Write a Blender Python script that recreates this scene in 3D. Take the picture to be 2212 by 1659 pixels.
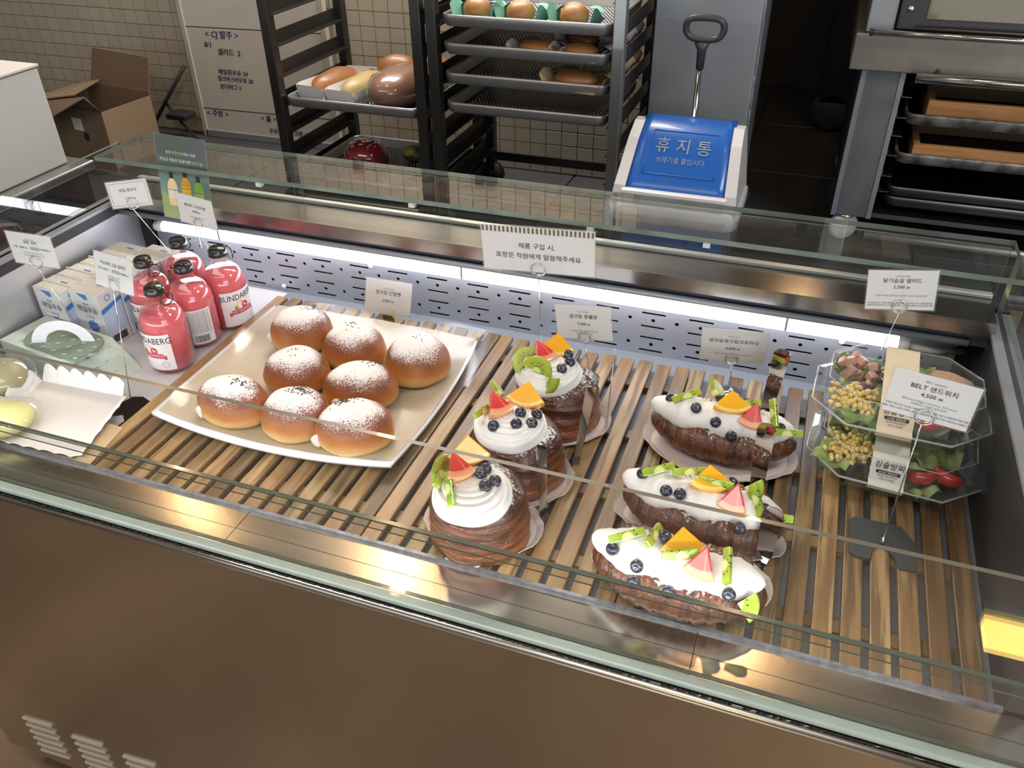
import bpy, bmesh, math, random
from math import sin, cos, pi, radians as R_
from mathutils import Vector, Matrix, Euler, noise

random.seed(7)
for o in list(bpy.data.objects):
    bpy.data.objects.remove(o, do_unlink=True)
S = bpy.context.scene
COL = S.collection

# ------------------------------------------------------------------ camera, light, exposure
cam = bpy.data.cameras.new('camera'); camo = bpy.data.objects.new('camera', cam); COL.objects.link(camo)
cam.sensor_width = 36; cam.sensor_fit = 'HORIZONTAL'; cam.lens = 29.258; cam.clip_start = .02
rx = Vector((0.94114, 0.33781, -0.01159)); ry = -Vector((0.184, -0.54077, -0.8208)); rz = -Vector((-0.28354, 0.77036, -0.5711))
M3 = Matrix((rx, ry, rz)).transposed()
camo.matrix_world = Matrix.Translation((0, 0, .9)) @ M3.to_4x4()
S.camera = camo
S.view_settings.view_transform = 'Standard'; S.view_settings.look = 'None'
S.view_settings.gamma = 1; S.view_settings.use_curve_mapping = False
S.view_settings.exposure = 0.0
S.cycles.max_bounces = 10; S.cycles.transparent_max_bounces = 24; S.cycles.glossy_bounces = 5
S.cycles.transmission_bounces = 8; S.cycles.sample_clamp_indirect = 6; S.cycles.caustics_reflective = False
S.cycles.caustics_refractive = False; S.cycles.use_denoising = True

W = bpy.data.worlds.new('world'); S.world = W; W.use_nodes = True
W.node_tree.nodes['Background'].inputs[0].default_value = (.92, .96, 1, 1)
W.node_tree.nodes['Background'].inputs[1].default_value = 1.0

def area(name, loc, rot, sx, sy, power, col):
    l = bpy.data.lights.new(name, 'AREA'); l.shape = 'RECTANGLE'; l.size = sx; l.size_y = sy; l.energy = power; l.color = col
    o = bpy.data.objects.new(name, l); COL.objects.link(o); o.location = loc; o.rotation_euler = rot
    return o
area('shop_window_daylight', (1.9, -1.6, 1.0), (R_(62), 0, R_(42)), 1.8, 1.4, 30, (.95, .97, 1))
area('ceiling_panel_light', (-1.1, .2, 1.7), (0, 0, 0), 2.4, .5, 24, (1, .95, .88))
l_ = area('front_case_light', (-.54, .682, .126), (R_(60), 0, 0), 1.70, .006, 2.4, (.93, .96, 1))
area('added_cabinet_oven_fill', (1.15, 1.5, 1.7), (R_(25), 0, R_(30)), .8, .3, 20, (.97, .98, 1))  # added fill that brightens the grey cabinet and oven fronts
area('added_kitchen_wall_fill', (-1.3, 2.85, 1.7), (R_(-22), 0, 0), 1.6, .4, 80, (1, .93, .84))  # added fill for the tiled kitchen wall, no fixture modelled

# ------------------------------------------------------------------ materials
MATS = {}
def nmat(name):
    m = bpy.data.materials.new(name); m.use_nodes = True
    nt = m.node_tree; nt.nodes.clear()
    out = nt.nodes.new('ShaderNodeOutputMaterial')
    return m, nt, out
def N(nt, t, **kw):
    n = nt.nodes.new(t)
    for k, v in kw.items():
        if isinstance(k, str) and hasattr(n, k): setattr(n, k, v)
    return n
def L(nt, a, b): nt.links.new(a, b)
def rgba(c): return (c[0], c[1], c[2], 1)
def pbr(name, col, rough=.5, metal=0, spec=.5, var=0, vscale=20, vcol=None, bump=0, bscale=60, stretch=(1, 1, 1),
        sss=0, emis=None, es=0, coat=0, rand=0, aniso=0, trans=0, alpha=1, detail=3):
    """Principled material with optional noise colour variation, bump and per-object brightness change"""
    if name in MATS: return MATS[name]
    m, nt, out = nmat(name)
    b = N(nt, 'ShaderNodeBsdfPrincipled'); L(nt, b.outputs[0], out.inputs[0])
    b.inputs['Base Color'].default_value = rgba(col); b.inputs['Roughness'].default_value = rough
    b.inputs['Metallic'].default_value = metal; b.inputs['Specular IOR Level'].default_value = spec
    b.inputs['Coat Weight'].default_value = coat; b.inputs['Transmission Weight'].default_value = trans
    b.inputs['Alpha'].default_value = alpha
    if sss: b.inputs['Subsurface Weight'].default_value = sss; b.inputs['Subsurface Radius'].default_value = (.02, .01, .006); b.inputs['Subsurface Scale'].default_value = .3
    if emis: b.inputs['Emission Color'].default_value = rgba(emis); b.inputs['Emission Strength'].default_value = es
    tc = N(nt, 'ShaderNodeTexCoord'); mp = N(nt, 'ShaderNodeMapping'); mp.inputs['Scale'].default_value = stretch
    L(nt, tc.outputs['Object'], mp.inputs[0])
    src = None
    if var:
        no = N(nt, 'ShaderNodeTexNoise'); no.inputs['Scale'].default_value = vscale; no.inputs['Detail'].default_value = detail
        L(nt, mp.outputs[0], no.inputs['Vector'])
        rp = N(nt, 'ShaderNodeMapRange'); rp.inputs[1].default_value = .35; rp.inputs[2].default_value = .65
        rp.inputs[3].default_value = 0; rp.inputs[4].default_value = var; L(nt, no.outputs[0], rp.inputs[0])
        mx = N(nt, 'ShaderNodeMix', data_type='RGBA'); mx.inputs[6].default_value = rgba(col)
        mx.inputs[7].default_value = rgba(vcol or tuple(c * .5 for c in col)); L(nt, rp.outputs[0], mx.inputs[0]); src = mx.outputs[2]
    if rand:
        oi = N(nt, 'ShaderNodeObjectInfo'); mr = N(nt, 'ShaderNodeMapRange'); mr.inputs[3].default_value = 1 - rand; mr.inputs[4].default_value = 1 + rand
        L(nt, oi.outputs['Random'], mr.inputs[0]); hs = N(nt, 'ShaderNodeHueSaturation')
        if src: L(nt, src, hs.inputs['Color'])
        else: hs.inputs['Color'].default_value = rgba(col)
        L(nt, mr.outputs[0], hs.inputs['Value']); src = hs.outputs[0]
    if src: L(nt, src, b.inputs['Base Color'])
    if bump:
        n2 = N(nt, 'ShaderNodeTexNoise'); n2.inputs['Scale'].default_value = bscale; n2.inputs['Detail'].default_value = 4
        L(nt, mp.outputs[0], n2.inputs['Vector']); bp = N(nt, 'ShaderNodeBump'); bp.inputs['Strength'].default_value = bump
        bp.inputs['Distance'].default_value = .004; L(nt, n2.outputs[0], bp.inputs['Height']); L(nt, bp.outputs[0], b.inputs['Normal'])
    if aniso:
        b.inputs['Anisotropic'].default_value = aniso
        cx = N(nt, 'ShaderNodeCombineXYZ'); cx.inputs[0].default_value = 1; L(nt, cx.outputs[0], b.inputs['Tangent'])
    MATS[name] = m
    return m

def thin_glass(name, tint=(.93, .96, .94), ior=1.45, rough=0.0, dirt=0):
    if name in MATS: return MATS[name]
    m, nt, out = nmat(name)
    fr = N(nt, 'ShaderNodeFresnel'); ge = N(nt, 'ShaderNodeNewGeometry'); ir = N(nt, 'ShaderNodeMapRange')
    ir.inputs[3].default_value = ior; ir.inputs[4].default_value = 1 / ior; L(nt, ge.outputs['Backfacing'], ir.inputs[0]); L(nt, ir.outputs[0], fr.inputs[0])
    tr = N(nt, 'ShaderNodeBsdfTransparent'); tr.inputs[0].default_value = rgba(tint)
    gl = N(nt, 'ShaderNodeBsdfGlossy'); gl.inputs['Roughness'].default_value = rough; gl.inputs[0].default_value = (1, 1, 1, 1)
    mx = N(nt, 'ShaderNodeMixShader'); L(nt, fr.outputs[0], mx.inputs[0]); L(nt, tr.outputs[0], mx.inputs[1]); L(nt, gl.outputs[0], mx.inputs[2])
    last = mx.outputs[0]
    if dirt:
        df = N(nt, 'ShaderNodeBsdfDiffuse'); df.inputs[0].default_value = (.8, .82, .8, 1)
        no = N(nt, 'ShaderNodeTexNoise'); no.inputs['Scale'].default_value = 9; tc = N(nt, 'ShaderNodeTexCoord'); L(nt, tc.outputs['Object'], no.inputs['Vector'])
        ml = N(nt, 'ShaderNodeMath', operation='MULTIPLY'); ml.inputs[1].default_value = dirt; L(nt, no.outputs[0], ml.inputs[0])
        m2 = N(nt, 'ShaderNodeMixShader'); L(nt, ml.outputs[0], m2.inputs[0]); L(nt, last, m2.inputs[1]); L(nt, df.outputs[0], m2.inputs[2]); last = m2.outputs[0]
    L(nt, last, out.inputs[0]); MATS[name] = m
    return m

def emit(name, col, s):
    m, nt, out = nmat(name); e = N(nt, 'ShaderNodeEmission'); e.inputs[0].default_value = rgba(col); e.inputs[1].default_value = s
    L(nt, e.outputs[0], out.inputs[0]); MATS[name] = m
    return m

STEEL = pbr('brushed_steel', (.66, .62, .57), .20, 1, aniso=.3, var=.35, vscale=5, stretch=(1, 1, 1), vcol=(.56, .50, .44))
STEELD = pbr('dark_steel', (.16, .16, .165), .38, 1, var=.3, vscale=6)
STEELP = pbr('perforated_steel', (.42, .435, .49), .45, .6, var=.3, vscale=5, stretch=(1, 1, .2), vcol=(.34, .355, .41))
CHROME = pbr('chrome', (.75, .75, .74), .12, 1)
POL = pbr('polished_steel', (.50, .48, .46), .05, 1)
GREYM = pbr('grey_painted_metal', (.30, .32, .345), .38, .3, var=.3, vscale=3, vcol=(.25, .265, .29))
LEGM = pbr('oven_leg_metal', (.17, .18, .20), .4, .3, var=.6, vscale=18, stretch=(1, 1, .25), vcol=(.10, .105, .11))
APR = pbr('oven_apron_metal', (.24, .225, .20), .42, .6, var=.5, vscale=12, vcol=(.15, .14, .125))
BLACK = pbr('black_rubber', (.015, .015, .017), .5)
DARK = pbr('dark_void', (.012, .012, .013), .8)
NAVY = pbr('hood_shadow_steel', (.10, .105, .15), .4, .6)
GASK = pbr('black_gasket', (.03, .03, .032), .45)
SIL = pbr('pale_glass_gasket', (.42, .50, .45), .35, coat=.3, var=.25, vscale=40, vcol=(.28, .34, .30), stretch=(1, 1, 1))
GRIME = pbr('dark_grime', (.035, .032, .028), .95)
WHITE = pbr('white_plastic', (.72, .72, .73), .35)
PAPER = pbr('white_paper', (.80, .79, .77), .7)
CARD = pbr('card_paper', (.80, .79, .76), .55)
KRAFT = pbr('kraft_paper', (.46, .32, .18), .8, var=.2, vscale=30)
CART = pbr('carton_board', (.23, .16, .10), .85, var=.3, vscale=10, vcol=(.18, .125, .08))
CARTI = pbr('carton_board_inside', (.22, .155, .10), .85)
PINKP = pbr('tray_paper', (.66, .57, .53), .6)
INK = pbr('black_ink', (.02, .02, .02), .6)
INKG = pbr('grey_ink', (.22, .22, .22), .6)
INKN = pbr('navy_marker_ink', (.02, .02, .08), .6)
GOLD = pbr('gold_metal', (.75, .56, .25), .25, 1)
GLASS = thin_glass('clear_pane', (.955, .965, .955), dirt=.008)
GLASSF = thin_glass('clear_pane_front', (.96, .965, .955), dirt=.008)
EDGE = pbr('polished_glass_edge', (.12, .16, .135), .15, coat=.5)
EDGEL = pbr('pale_glass_edge', (.16, .145, .115), .25, coat=.3)
EDGEG = pbr('green_glass_edge', (.12, .155, .13), .15, coat=.4, var=.6, vscale=14, vcol=(.25, .31, .275))
PLAST = thin_glass('clear_plastic', (.97, .98, .98), 1.5, .03, dirt=.05); FILM = thin_glass('clear_film', (.98, .98, .98), 1.25, .12)
PLASTC = thin_glass('clear_plastic_bag', (.93, .93, .93), 1.6, .1, dirt=.10)
SLEEVE = thin_glass('card_sleeve', (.97, .97, .98), 1.5, .05, dirt=.10)

def wood(name, c1, c2, c3):
    m, nt, out = nmat(name)
    b = N(nt, 'ShaderNodeBsdfPrincipled'); L(nt, b.outputs[0], out.inputs[0]); b.inputs['Roughness'].default_value = .42
    tc = N(nt, 'ShaderNodeTexCoord'); oi = N(nt, 'ShaderNodeObjectInfo')
    off = N(nt, 'ShaderNodeVectorMath', operation='SCALE'); off.inputs[0].default_value = (3.1, 7.7, 1.3)
    L(nt, oi.outputs['Random'], off.inputs['Scale'])
    ad = N(nt, 'ShaderNodeVectorMath', operation='ADD'); L(nt, tc.outputs['Object'], ad.inputs[0]); L(nt, off.outputs[0], ad.inputs[1])
    mp = N(nt, 'ShaderNodeMapping'); mp.inputs['Scale'].default_value = (60, 4, 60); L(nt, ad.outputs[0], mp.inputs[0])
    no = N(nt, 'ShaderNodeTexNoise'); no.inputs['Scale'].default_value = 1.6; no.inputs['Detail'].default_value = 5; L(nt, mp.outputs[0], no.inputs['Vector'])
    mp2 = N(nt, 'ShaderNodeMapping'); mp2.inputs['Scale'].default_value = (14, 2.2, 14); L(nt, ad.outputs[0], mp2.inputs[0])
    n2 = N(nt, 'ShaderNodeTexNoise'); n2.inputs['Scale'].default_value = 1.5; n2.inputs['Detail'].default_value = 2; L(nt, mp2.outputs[0], n2.inputs['Vector'])
    cr = N(nt, 'ShaderNodeValToRGB'); cr.color_ramp.elements[0].color = rgba(c2); cr.color_ramp.elements[0].position = .42
    cr.color_ramp.elements[1].color = rgba(c1); cr.color_ramp.elements[1].position = .58; L(nt, no.outputs[0], cr.inputs[0])
    mr = N(nt, 'ShaderNodeMapRange'); mr.inputs[1].default_value = .42; mr.inputs[2].default_value = .62; mr.inputs[4].default_value = .8; L(nt, n2.outputs[0], mr.inputs[0])
    mx = N(nt, 'ShaderNodeMix', data_type='RGBA'); L(nt, mr.outputs[0], mx.inputs[0]); L(nt, cr.outputs[0], mx.inputs[6]); mx.inputs[7].default_value = rgba(c3)
    hs = N(nt, 'ShaderNodeHueSaturation'); v = N(nt, 'ShaderNodeMapRange'); v.inputs[3].default_value = .55; v.inputs[4].default_value = 1.45
    L(nt, oi.outputs['Random'], v.inputs[0]); L(nt, v.outputs[0], hs.inputs['Value']); L(nt, mx.outputs[2], hs.inputs['Color'])
    L(nt, hs.outputs[0], b.inputs['Base Color'])
    bp = N(nt, 'ShaderNodeBump'); bp.inputs['Strength'].default_value = .25; bp.inputs['Distance'].default_value = .002; L(nt, no.outputs[0], bp.inputs['Height']); L(nt, bp.outputs[0], b.inputs['Normal'])
    MATS[name] = m
    return m
WOOD = wood('acacia_slat_wood', (.30, .195, .085), (.12, .072, .033), (.19, .10, .04))
WOODO = pbr('orange_frame_wood', (.48, .23, .08), .6, var=.6, vscale=10, stretch=(1, 1, 8), vcol=(.30, .12, .04))

def baked(name, low, mid, top, sugar=.6, sscale=500, coat=.15, thr=.5, zlo=.12, zmid=.45, ztop=.95, bump=.25, sugz=.55, coarse=18, rough=.45, layers=None):
    """crust colour rises from pale base to brown top (Generated z); icing sugar dusted on the upper side"""
    m, nt, out = nmat(name)
    b = N(nt, 'ShaderNodeBsdfPrincipled'); L(nt, b.outputs[0], out.inputs[0]); b.inputs['Roughness'].default_value = rough; b.inputs['Coat Weight'].default_value = coat
    b.inputs['Coat Roughness'].default_value = .25
    tc = N(nt, 'ShaderNodeTexCoord'); sp = N(nt, 'ShaderNodeSeparateXYZ'); L(nt, tc.outputs['Generated'], sp.inputs[0])
    no = N(nt, 'ShaderNodeTexNoise'); no.inputs['Scale'].default_value = coarse; no.inputs['Detail'].default_value = 3; L(nt, tc.outputs['Object'], no.inputs['Vector'])
    ad = N(nt, 'ShaderNodeMath', operation='MULTIPLY_ADD'); L(nt, no.outputs[0], ad.inputs[0]); ad.inputs[1].default_value = .3; L(nt, sp.outputs[2], ad.inputs[2])
    cr = N(nt, 'ShaderNodeValToRGB'); e = cr.color_ramp.elements; e[0].position = zlo + .15; e[0].color = rgba(low); e[1].position = ztop; e[1].color = rgba(top)
    k = cr.color_ramp.elements.new(zmid + .15); k.color = rgba(mid); L(nt, ad.outputs[0], cr.inputs[0])
    fn = N(nt, 'ShaderNodeTexNoise'); fn.inputs['Scale'].default_value = sscale; fn.inputs['Detail'].default_value = 2; L(nt, tc.outputs['Object'], fn.inputs['Vector'])
    cn = N(nt, 'ShaderNodeTexNoise'); cn.inputs['Scale'].default_value = coarse * 1.3; cn.inputs['Detail'].default_value = 1; L(nt, tc.outputs['Object'], cn.inputs['Vector'])
    zz = N(nt, 'ShaderNodeMapRange'); zz.inputs[1].default_value = sugz; zz.inputs[2].default_value = 1.0; zz.inputs[3].default_value = -.35; zz.inputs[4].default_value = sugar * .5; L(nt, sp.outputs[2], zz.inputs[0])
    a1 = N(nt, 'ShaderNodeMath', operation='ADD'); L(nt, fn.outputs[0], a1.inputs[0]); L(nt, zz.outputs[0], a1.inputs[1])
    a2 = N(nt, 'ShaderNodeMath', operation='MULTIPLY_ADD'); L(nt, cn.outputs[0], a2.inputs[0]); a2.inputs[1].default_value = .5; L(nt, a1.outputs[0], a2.inputs[2])
    st = N(nt, 'ShaderNodeMapRange'); st.inputs[1].default_value = thr + .22; st.inputs[2].default_value = thr + .42; L(nt, a2.outputs[0], st.inputs[0])
    mx = N(nt, 'ShaderNodeMix', data_type='RGBA'); L(nt, st.outputs[0], mx.inputs[0]); L(nt, cr.outputs[0], mx.inputs[6]); mx.inputs[7].default_value = (.80, .76, .74, 1)
    L(nt, mx.outputs[2], b.inputs['Base Color'])
    rr = N(nt, 'ShaderNodeMapRange'); rr.inputs[3].default_value = rough; rr.inputs[4].default_value = .95; L(nt, st.outputs[0], rr.inputs[0]); L(nt, rr.outputs[0], b.inputs['Roughness'])
    bp = N(nt, 'ShaderNodeBump'); bp.inputs['Strength'].default_value = bump; bp.inputs['Distance'].default_value = .003; L(nt, a2.outputs[0], bp.inputs['Height']); L(nt, bp.outputs[0], b.inputs['Normal'])
    if layers:
        wv = N(nt, 'ShaderNodeTexNoise'); wv.inputs['Scale'].default_value = 1.0; wv.inputs['Detail'].default_value = 3
        mp = N(nt, 'ShaderNodeMapping'); mp.inputs['Scale'].default_value = layers; L(nt, tc.outputs['Object'], mp.inputs[0]); L(nt, mp.outputs[0], wv.inputs['Vector'])
        b2 = N(nt, 'ShaderNodeBump'); b2.inputs['Strength'].default_value = .9; b2.inputs['Distance'].default_value = .004; L(nt, wv.outputs[0], b2.inputs['Height']); L(nt, bp.outputs[0], b2.inputs['Normal']); L(nt, b2.outputs[0], b.inputs['Normal'])
        lr = N(nt, 'ShaderNodeMapRange'); lr.inputs[1].default_value = .35; lr.inputs[2].default_value = .65; lr.inputs[3].default_value = .55; lr.inputs[4].default_value = 1.9; L(nt, wv.outputs[0], lr.inputs[0])
        hv = N(nt, 'ShaderNodeHueSaturation'); L(nt, cr.outputs[0], hv.inputs['Color']); L(nt, lr.outputs[0], hv.inputs['Value']); L(nt, hv.outputs[0], mx.inputs[6])
    MATS[name] = m
    return m
BUN = baked('sugared_bun_crust', (.80, .56, .23), (.50, .19, .048), (.22, .058, .018), sugar=1.0, thr=.61, sugz=.42, zlo=.10, zmid=.40, ztop=.84, coat=.05)
PASTRY = baked('dark_pastry_crust', (.20, .062, .015), (.12, .034, .010), (.055, .014, .006), sugar=.6, sscale=230, thr=.66, sugz=.66, coat=.4, bump=.6, coarse=34, rough=.34, layers=(12, 12, 190))
CROIS = baked('croissant_crust', (.18, .062, .02), (.085, .026, .010), (.10, .032, .013), sugar=.5, sscale=240, thr=.66, sugz=.5, coat=.3, bump=.7, coarse=30, rough=.38, layers=(190, 14, 14))
LOAF = baked('golden_loaf_crust', (.55, .25, .08), (.42, .17, .05), (.22, .09, .03), sugar=0, thr=2, coat=.3)
LOAFY = baked('yellow_streusel_crust', (.45, .36, .16), (.42, .32, .13), (.34, .25, .10), sugar=0, thr=2)
BUNO = baked('orange_bun_crust', (.62, .33, .10), (.52, .24, .07), (.35, .15, .04), sugar=0, thr=2)
DONUT = baked('sugar_doughnut_crust', (.50, .24, .08), (.40, .18, .05), (.32, .15, .05), sugar=.35, sscale=260, thr=.62)
CREAM = pbr('whipped_cream', (.78, .76, .73), .5, sss=.12)
SESAME = pbr('black_sesame', (.02, .02, .018), .5)
BLUE = pbr('blueberry_skin', (.010, .012, .026), .32, var=.5, vscale=120, vcol=(.03, .04, .075), coat=.6)
FRUITG = .12

def radial(name, stops, seeds=None, rr=.02, coat=.8, rough=.2, rays=0):
    m, nt, out = nmat(name)
    b = N(nt, 'ShaderNodeBsdfPrincipled'); L(nt, b.outputs[0], out.inputs[0]); b.inputs['Roughness'].default_value = rough
    b.inputs['Coat Weight'].default_value = coat; b.inputs['Coat Roughness'].default_value = .08; b.inputs['Subsurface Weight'].default_value = .25; b.inputs['Subsurface Scale'].default_value = .1
    tc = N(nt, 'ShaderNodeTexCoord'); sp = N(nt, 'ShaderNodeSeparateXYZ'); L(nt, tc.outputs['Object'], sp.inputs[0])
    cb = N(nt, 'ShaderNodeCombineXYZ'); L(nt, sp.outputs[0], cb.inputs[0]); L(nt, sp.outputs[1], cb.inputs[1])
    ln = N(nt, 'ShaderNodeVectorMath', operation='LENGTH'); L(nt, cb.outputs[0], ln.inputs[0])
    dv = N(nt, 'ShaderNodeMath', operation='DIVIDE'); dv.inputs[1].default_value = rr; L(nt, ln.outputs['Value'], dv.inputs[0])
    cr = N(nt, 'ShaderNodeValToRGB'); e = cr.color_ramp.elements
    e[0].position = stops[0][0]; e[0].color = rgba(stops[0][1]); e[1].position = stops[-1][0]; e[1].color = rgba(stops[-1][1])
    for p, c in stops[1:-1]: k = e.new(p); k.color = rgba(c)
    L(nt, dv.outputs[0], cr.inputs[0]); col = cr.outputs[0]
    at = N(nt, 'ShaderNodeMath', operation='ARCTAN2'); L(nt, sp.outputs[1], at.inputs[0]); L(nt, sp.outputs[0], at.inputs[1])
    if seeds:
        ang = N(nt, 'ShaderNodeMath', operation='MULTIPLY'); ang.inputs[1].default_value = 3.2; L(nt, at.outputs[0], ang.inputs[0])
        r2 = N(nt, 'ShaderNodeMath', operation='MULTIPLY'); r2.inputs[1].default_value = 4.2; L(nt, dv.outputs[0], r2.inputs[0])
        c2 = N(nt, 'ShaderNodeCombineXYZ'); L(nt, ang.outputs[0], c2.inputs[0]); L(nt, r2.outputs[0], c2.inputs[1])
        vo = N(nt, 'ShaderNodeTexVoronoi'); vo.inputs['Scale'].default_value = 1.15; L(nt, c2.outputs[0], vo.inputs['Vector'])
        lt = N(nt, 'ShaderNodeMath', operation='LESS_THAN'); lt.inputs[1].default_value = .27; L(nt, vo.outputs['Distance'], lt.inputs[0])
        g1 = N(nt, 'ShaderNodeMath', operation='GREATER_THAN'); g1.inputs[1].default_value = seeds[0]; L(nt, dv.outputs[0], g1.inputs[0])
        g2 = N(nt, 'ShaderNodeMath', operation='LESS_THAN'); g2.inputs[1].default_value = seeds[1]; L(nt, dv.outputs[0], g2.inputs[0])
        m1 = N(nt, 'ShaderNodeMath', operation='MULTIPLY'); L(nt, lt.outputs[0], m1.inputs[0]); L(nt, g1.outputs[0], m1.inputs[1])
        m2 = N(nt, 'ShaderNodeMath', operation='MULTIPLY'); L(nt, m1.outputs[0], m2.inputs[0]); L(nt, g2.outputs[0], m2.inputs[1])
        mx = N(nt, 'ShaderNodeMix', data_type='RGBA'); L(nt, m2.outputs[0], mx.inputs[0]); L(nt, col, mx.inputs[6]); mx.inputs[7].default_value = (.012, .012, .008, 1); col = mx.outputs[2]
    if rays:
        sn = N(nt, 'ShaderNodeMath', operation='MULTIPLY'); sn.inputs[1].default_value = rays; L(nt, at.outputs[0], sn.inputs[0])
        s2 = N(nt, 'ShaderNodeMath', operation='SINE'); L(nt, sn.outputs[0], s2.inputs[0])
        mr = N(nt, 'ShaderNodeMapRange'); mr.inputs[1].default_value = .9; mr.inputs[2].default_value = 1; mr.inputs[4].default_value = .4; L(nt, s2.outputs[0], mr.inputs[0])
        mx = N(nt, 'ShaderNodeMix', data_type='RGBA'); L(nt, mr.outputs[0], mx.inputs[0]); L(nt, col, mx.inputs[6]); mx.inputs[7].default_value = rgba(stops[-1][1]); col = mx.outputs[2]
    L(nt, col, b.inputs['Base Color']); MATS[name] = m
    return m
KIWI = radial('kiwi_flesh', [(.0, (.70, .72, .30)), (.24, (.62, .66, .24)), (.34, (.24, .36, .035)), (.9, (.32, .46, .05)), (1.0, (.20, .30, .03))], seeds=(.28, .62), rr=.026)
ORANGE = radial('orange_flesh', [(0, (.85, .50, .08)), (.1, (.92, .42, .02)), (.82, (.95, .44, .02)), (.88, (.95, .72, .30)), (1, (.90, .42, .02))], rr=.044, rays=8)
GRAPE = radial('grapefruit_flesh', [(0, (.72, .09, .08)), (.74, (.62, .045, .05)), (.80, (.85, .30, .17)), (1, (.88, .42, .20))], rr=.045, rays=8)

# ------------------------------------------------------------------ mesh helpers
def rot_to(v):
    return Vector(v).normalized().to_track_quat('Z', 'Y').to_matrix()
class MB:
    def __init__(s): s.v = []; s.f = []; s.m = []; s.sm = []
    def add(s, vs, fs, m=0, sm=False):
        o = len(s.v); s.v += [tuple(x) for x in vs]
        for f in fs: s.f.append(tuple(i + o for i in f)); s.m.append(m); s.sm.append(sm)
        return s
    def box(s, x0, x1, y0, y1, z0, z1, m=0, M=None, ms=None):
        vs = [Vector((x, y, z)) for x in (x0, x1) for y in (y0, y1) for z in (z0, z1)]
        if M: vs = [M @ q for q in vs]
        fs = [(0, 1, 3, 2), (4, 6, 7, 5), (0, 4, 5, 1), (2, 3, 7, 6), (0, 2, 6, 4), (1, 5, 7, 3)]   # -x +x -y +y -z +z
        o = len(s.v); s.v += [tuple(q) for q in vs]
        for k, f in enumerate(fs): s.f.append(tuple(i + o for i in f)); s.m.append(ms[k] if ms else m); s.sm.append(False)
        return s
    def bbox(s, x0, x1, y0, y1, z0, z1, b=.003, m=0, M=None):
        """box with chamfered edges"""
        bm = bmesh.new(); bmesh.ops.create_cube(bm, size=1)
        for q in bm.verts: q.co = Vector((x0 + (q.co.x + .5) * (x1 - x0), y0 + (q.co.y + .5) * (y1 - y0), z0 + (q.co.z + .5) * (z1 - z0)))
        bmesh.ops.bevel(bm, geom=bm.edges[:], offset=b, segments=2, affect='EDGES', profile=.5)
        bm.verts.index_update(); vs = [M @ q.co if M else q.co.copy() for q in bm.verts]; fs = [[q.index for q in f.verts] for f in bm.faces]
        bm.free(); return s.add(vs, fs, m, False)
    def tube(s, pts, r, n=8, m=0, cap=True, sm=True):
        pts = [Vector(p) for p in pts]; k = len(pts); rs = r if isinstance(r, (list, tuple)) else [r] * k
        vs = []; prev = None
        for i, p in enumerate(pts):
            d = (pts[min(i + 1, k - 1)] - pts[max(i - 1, 0)]).normalized()
            if prev is None:
                a = d.orthogonal().normalized()
            else:
                a = (prev - d * prev.dot(d)).normalized()
            prev = a; b = d.cross(a)
            vs += [p + (a * cos(2 * pi * j / n) + b * sin(2 * pi * j / n)) * rs[i] for j in range(n)]
        fs = [(i * n + j, i * n + (j + 1) % n, (i + 1) * n + (j + 1) % n, (i + 1) * n + j) for i in range(k - 1) for j in range(n)]
        if cap: fs += [tuple(range(n))[::-1], tuple((k - 1) * n + j for j in range(n))]
        return s.add(vs, fs, m, sm)
    def ring(s, c, R, r, n=20, k=6, M=None, m=0, sy=1):
        vs = []
        for i in range(n):
            a = 2 * pi * i / n
            for j in range(k):
                b = 2 * pi * j / k; q = Vector(((R + r * cos(b)) * cos(a), r * sin(b), (R * sy + r * cos(b)) * sin(a)))
                if M: q = M @ q
                vs.append(q + Vector(c))
        fs = [(i * k + j, i * k + (j + 1) % k, ((i + 1) % n) * k + (j + 1) % k, ((i + 1) % n) * k + j) for i in range(n) for j in range(k)]
        return s.add(vs, fs, m, True)
    def lathe(s, prof, n=24, c=(0, 0, 0), m=0, sm=True, fn=None, M=None):
        vs = []
        for (r, z) in prof:
            for j in range(n):
                a = 2 * pi * j / n; q = Vector((r * cos(a), r * sin(a), z))
                if fn: q = fn(q, a)
                if M: q = M @ q
                vs.append(q + Vector(c))
        k = len(prof)
        fs = [(i * n + j, i * n + (j + 1) % n, (i + 1) * n + (j + 1) % n, (i + 1) * n + j) for i in range(k - 1) for j in range(n)]
        if prof[0][0] > 1e-6: fs.append(tuple(range(n))[::-1])
        if prof[-1][0] > 1e-6: fs.append(tuple((k - 1) * n + j for j in range(n)))
        return s.add(vs, fs, m, sm)
    def sph(s, c, r, nu=12, nv=8, m=0, fn=None, M=None):
        if not isinstance(r, (list, tuple)): r = (r, r, r)
        vs = []
        for i in range(nv + 1):
            t = pi * i / nv - pi / 2
            for j in range(nu):
                a = 2 * pi * j / nu; q = Vector((r[0] * cos(t) * cos(a), r[1] * cos(t) * sin(a), r[2] * sin(t)))
                if fn: q = fn(q)
                if M: q = M @ q
                vs.append(q + Vector(c))
        fs = [(i * nu + j, i * nu + (j + 1) % nu, (i + 1) * nu + (j + 1) % nu, (i + 1) * nu + j) for i in range(nv) for j in range(nu)]
        return s.add(vs, fs, m, True)
    def prism(s, poly, z0, z1, m=0, mside=None, M=None):
        n = len(poly); vs = [Vector((x, y, z0)) for x, y in poly] + [Vector((x, y, z1)) for x, y in poly]
        if M: vs = [M @ q for q in vs]
        s.add(vs, [tuple(range(n))[::-1], tuple(range(n, 2 * n))], m)
        o = len(s.v) - 2 * n
        for j in range(n):
            s.f.append((o + j, o + (j + 1) % n, o + n + (j + 1) % n, o + n + j)); s.m.append(m if mside is None else mside); s.sm.append(False)
        return s
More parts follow.
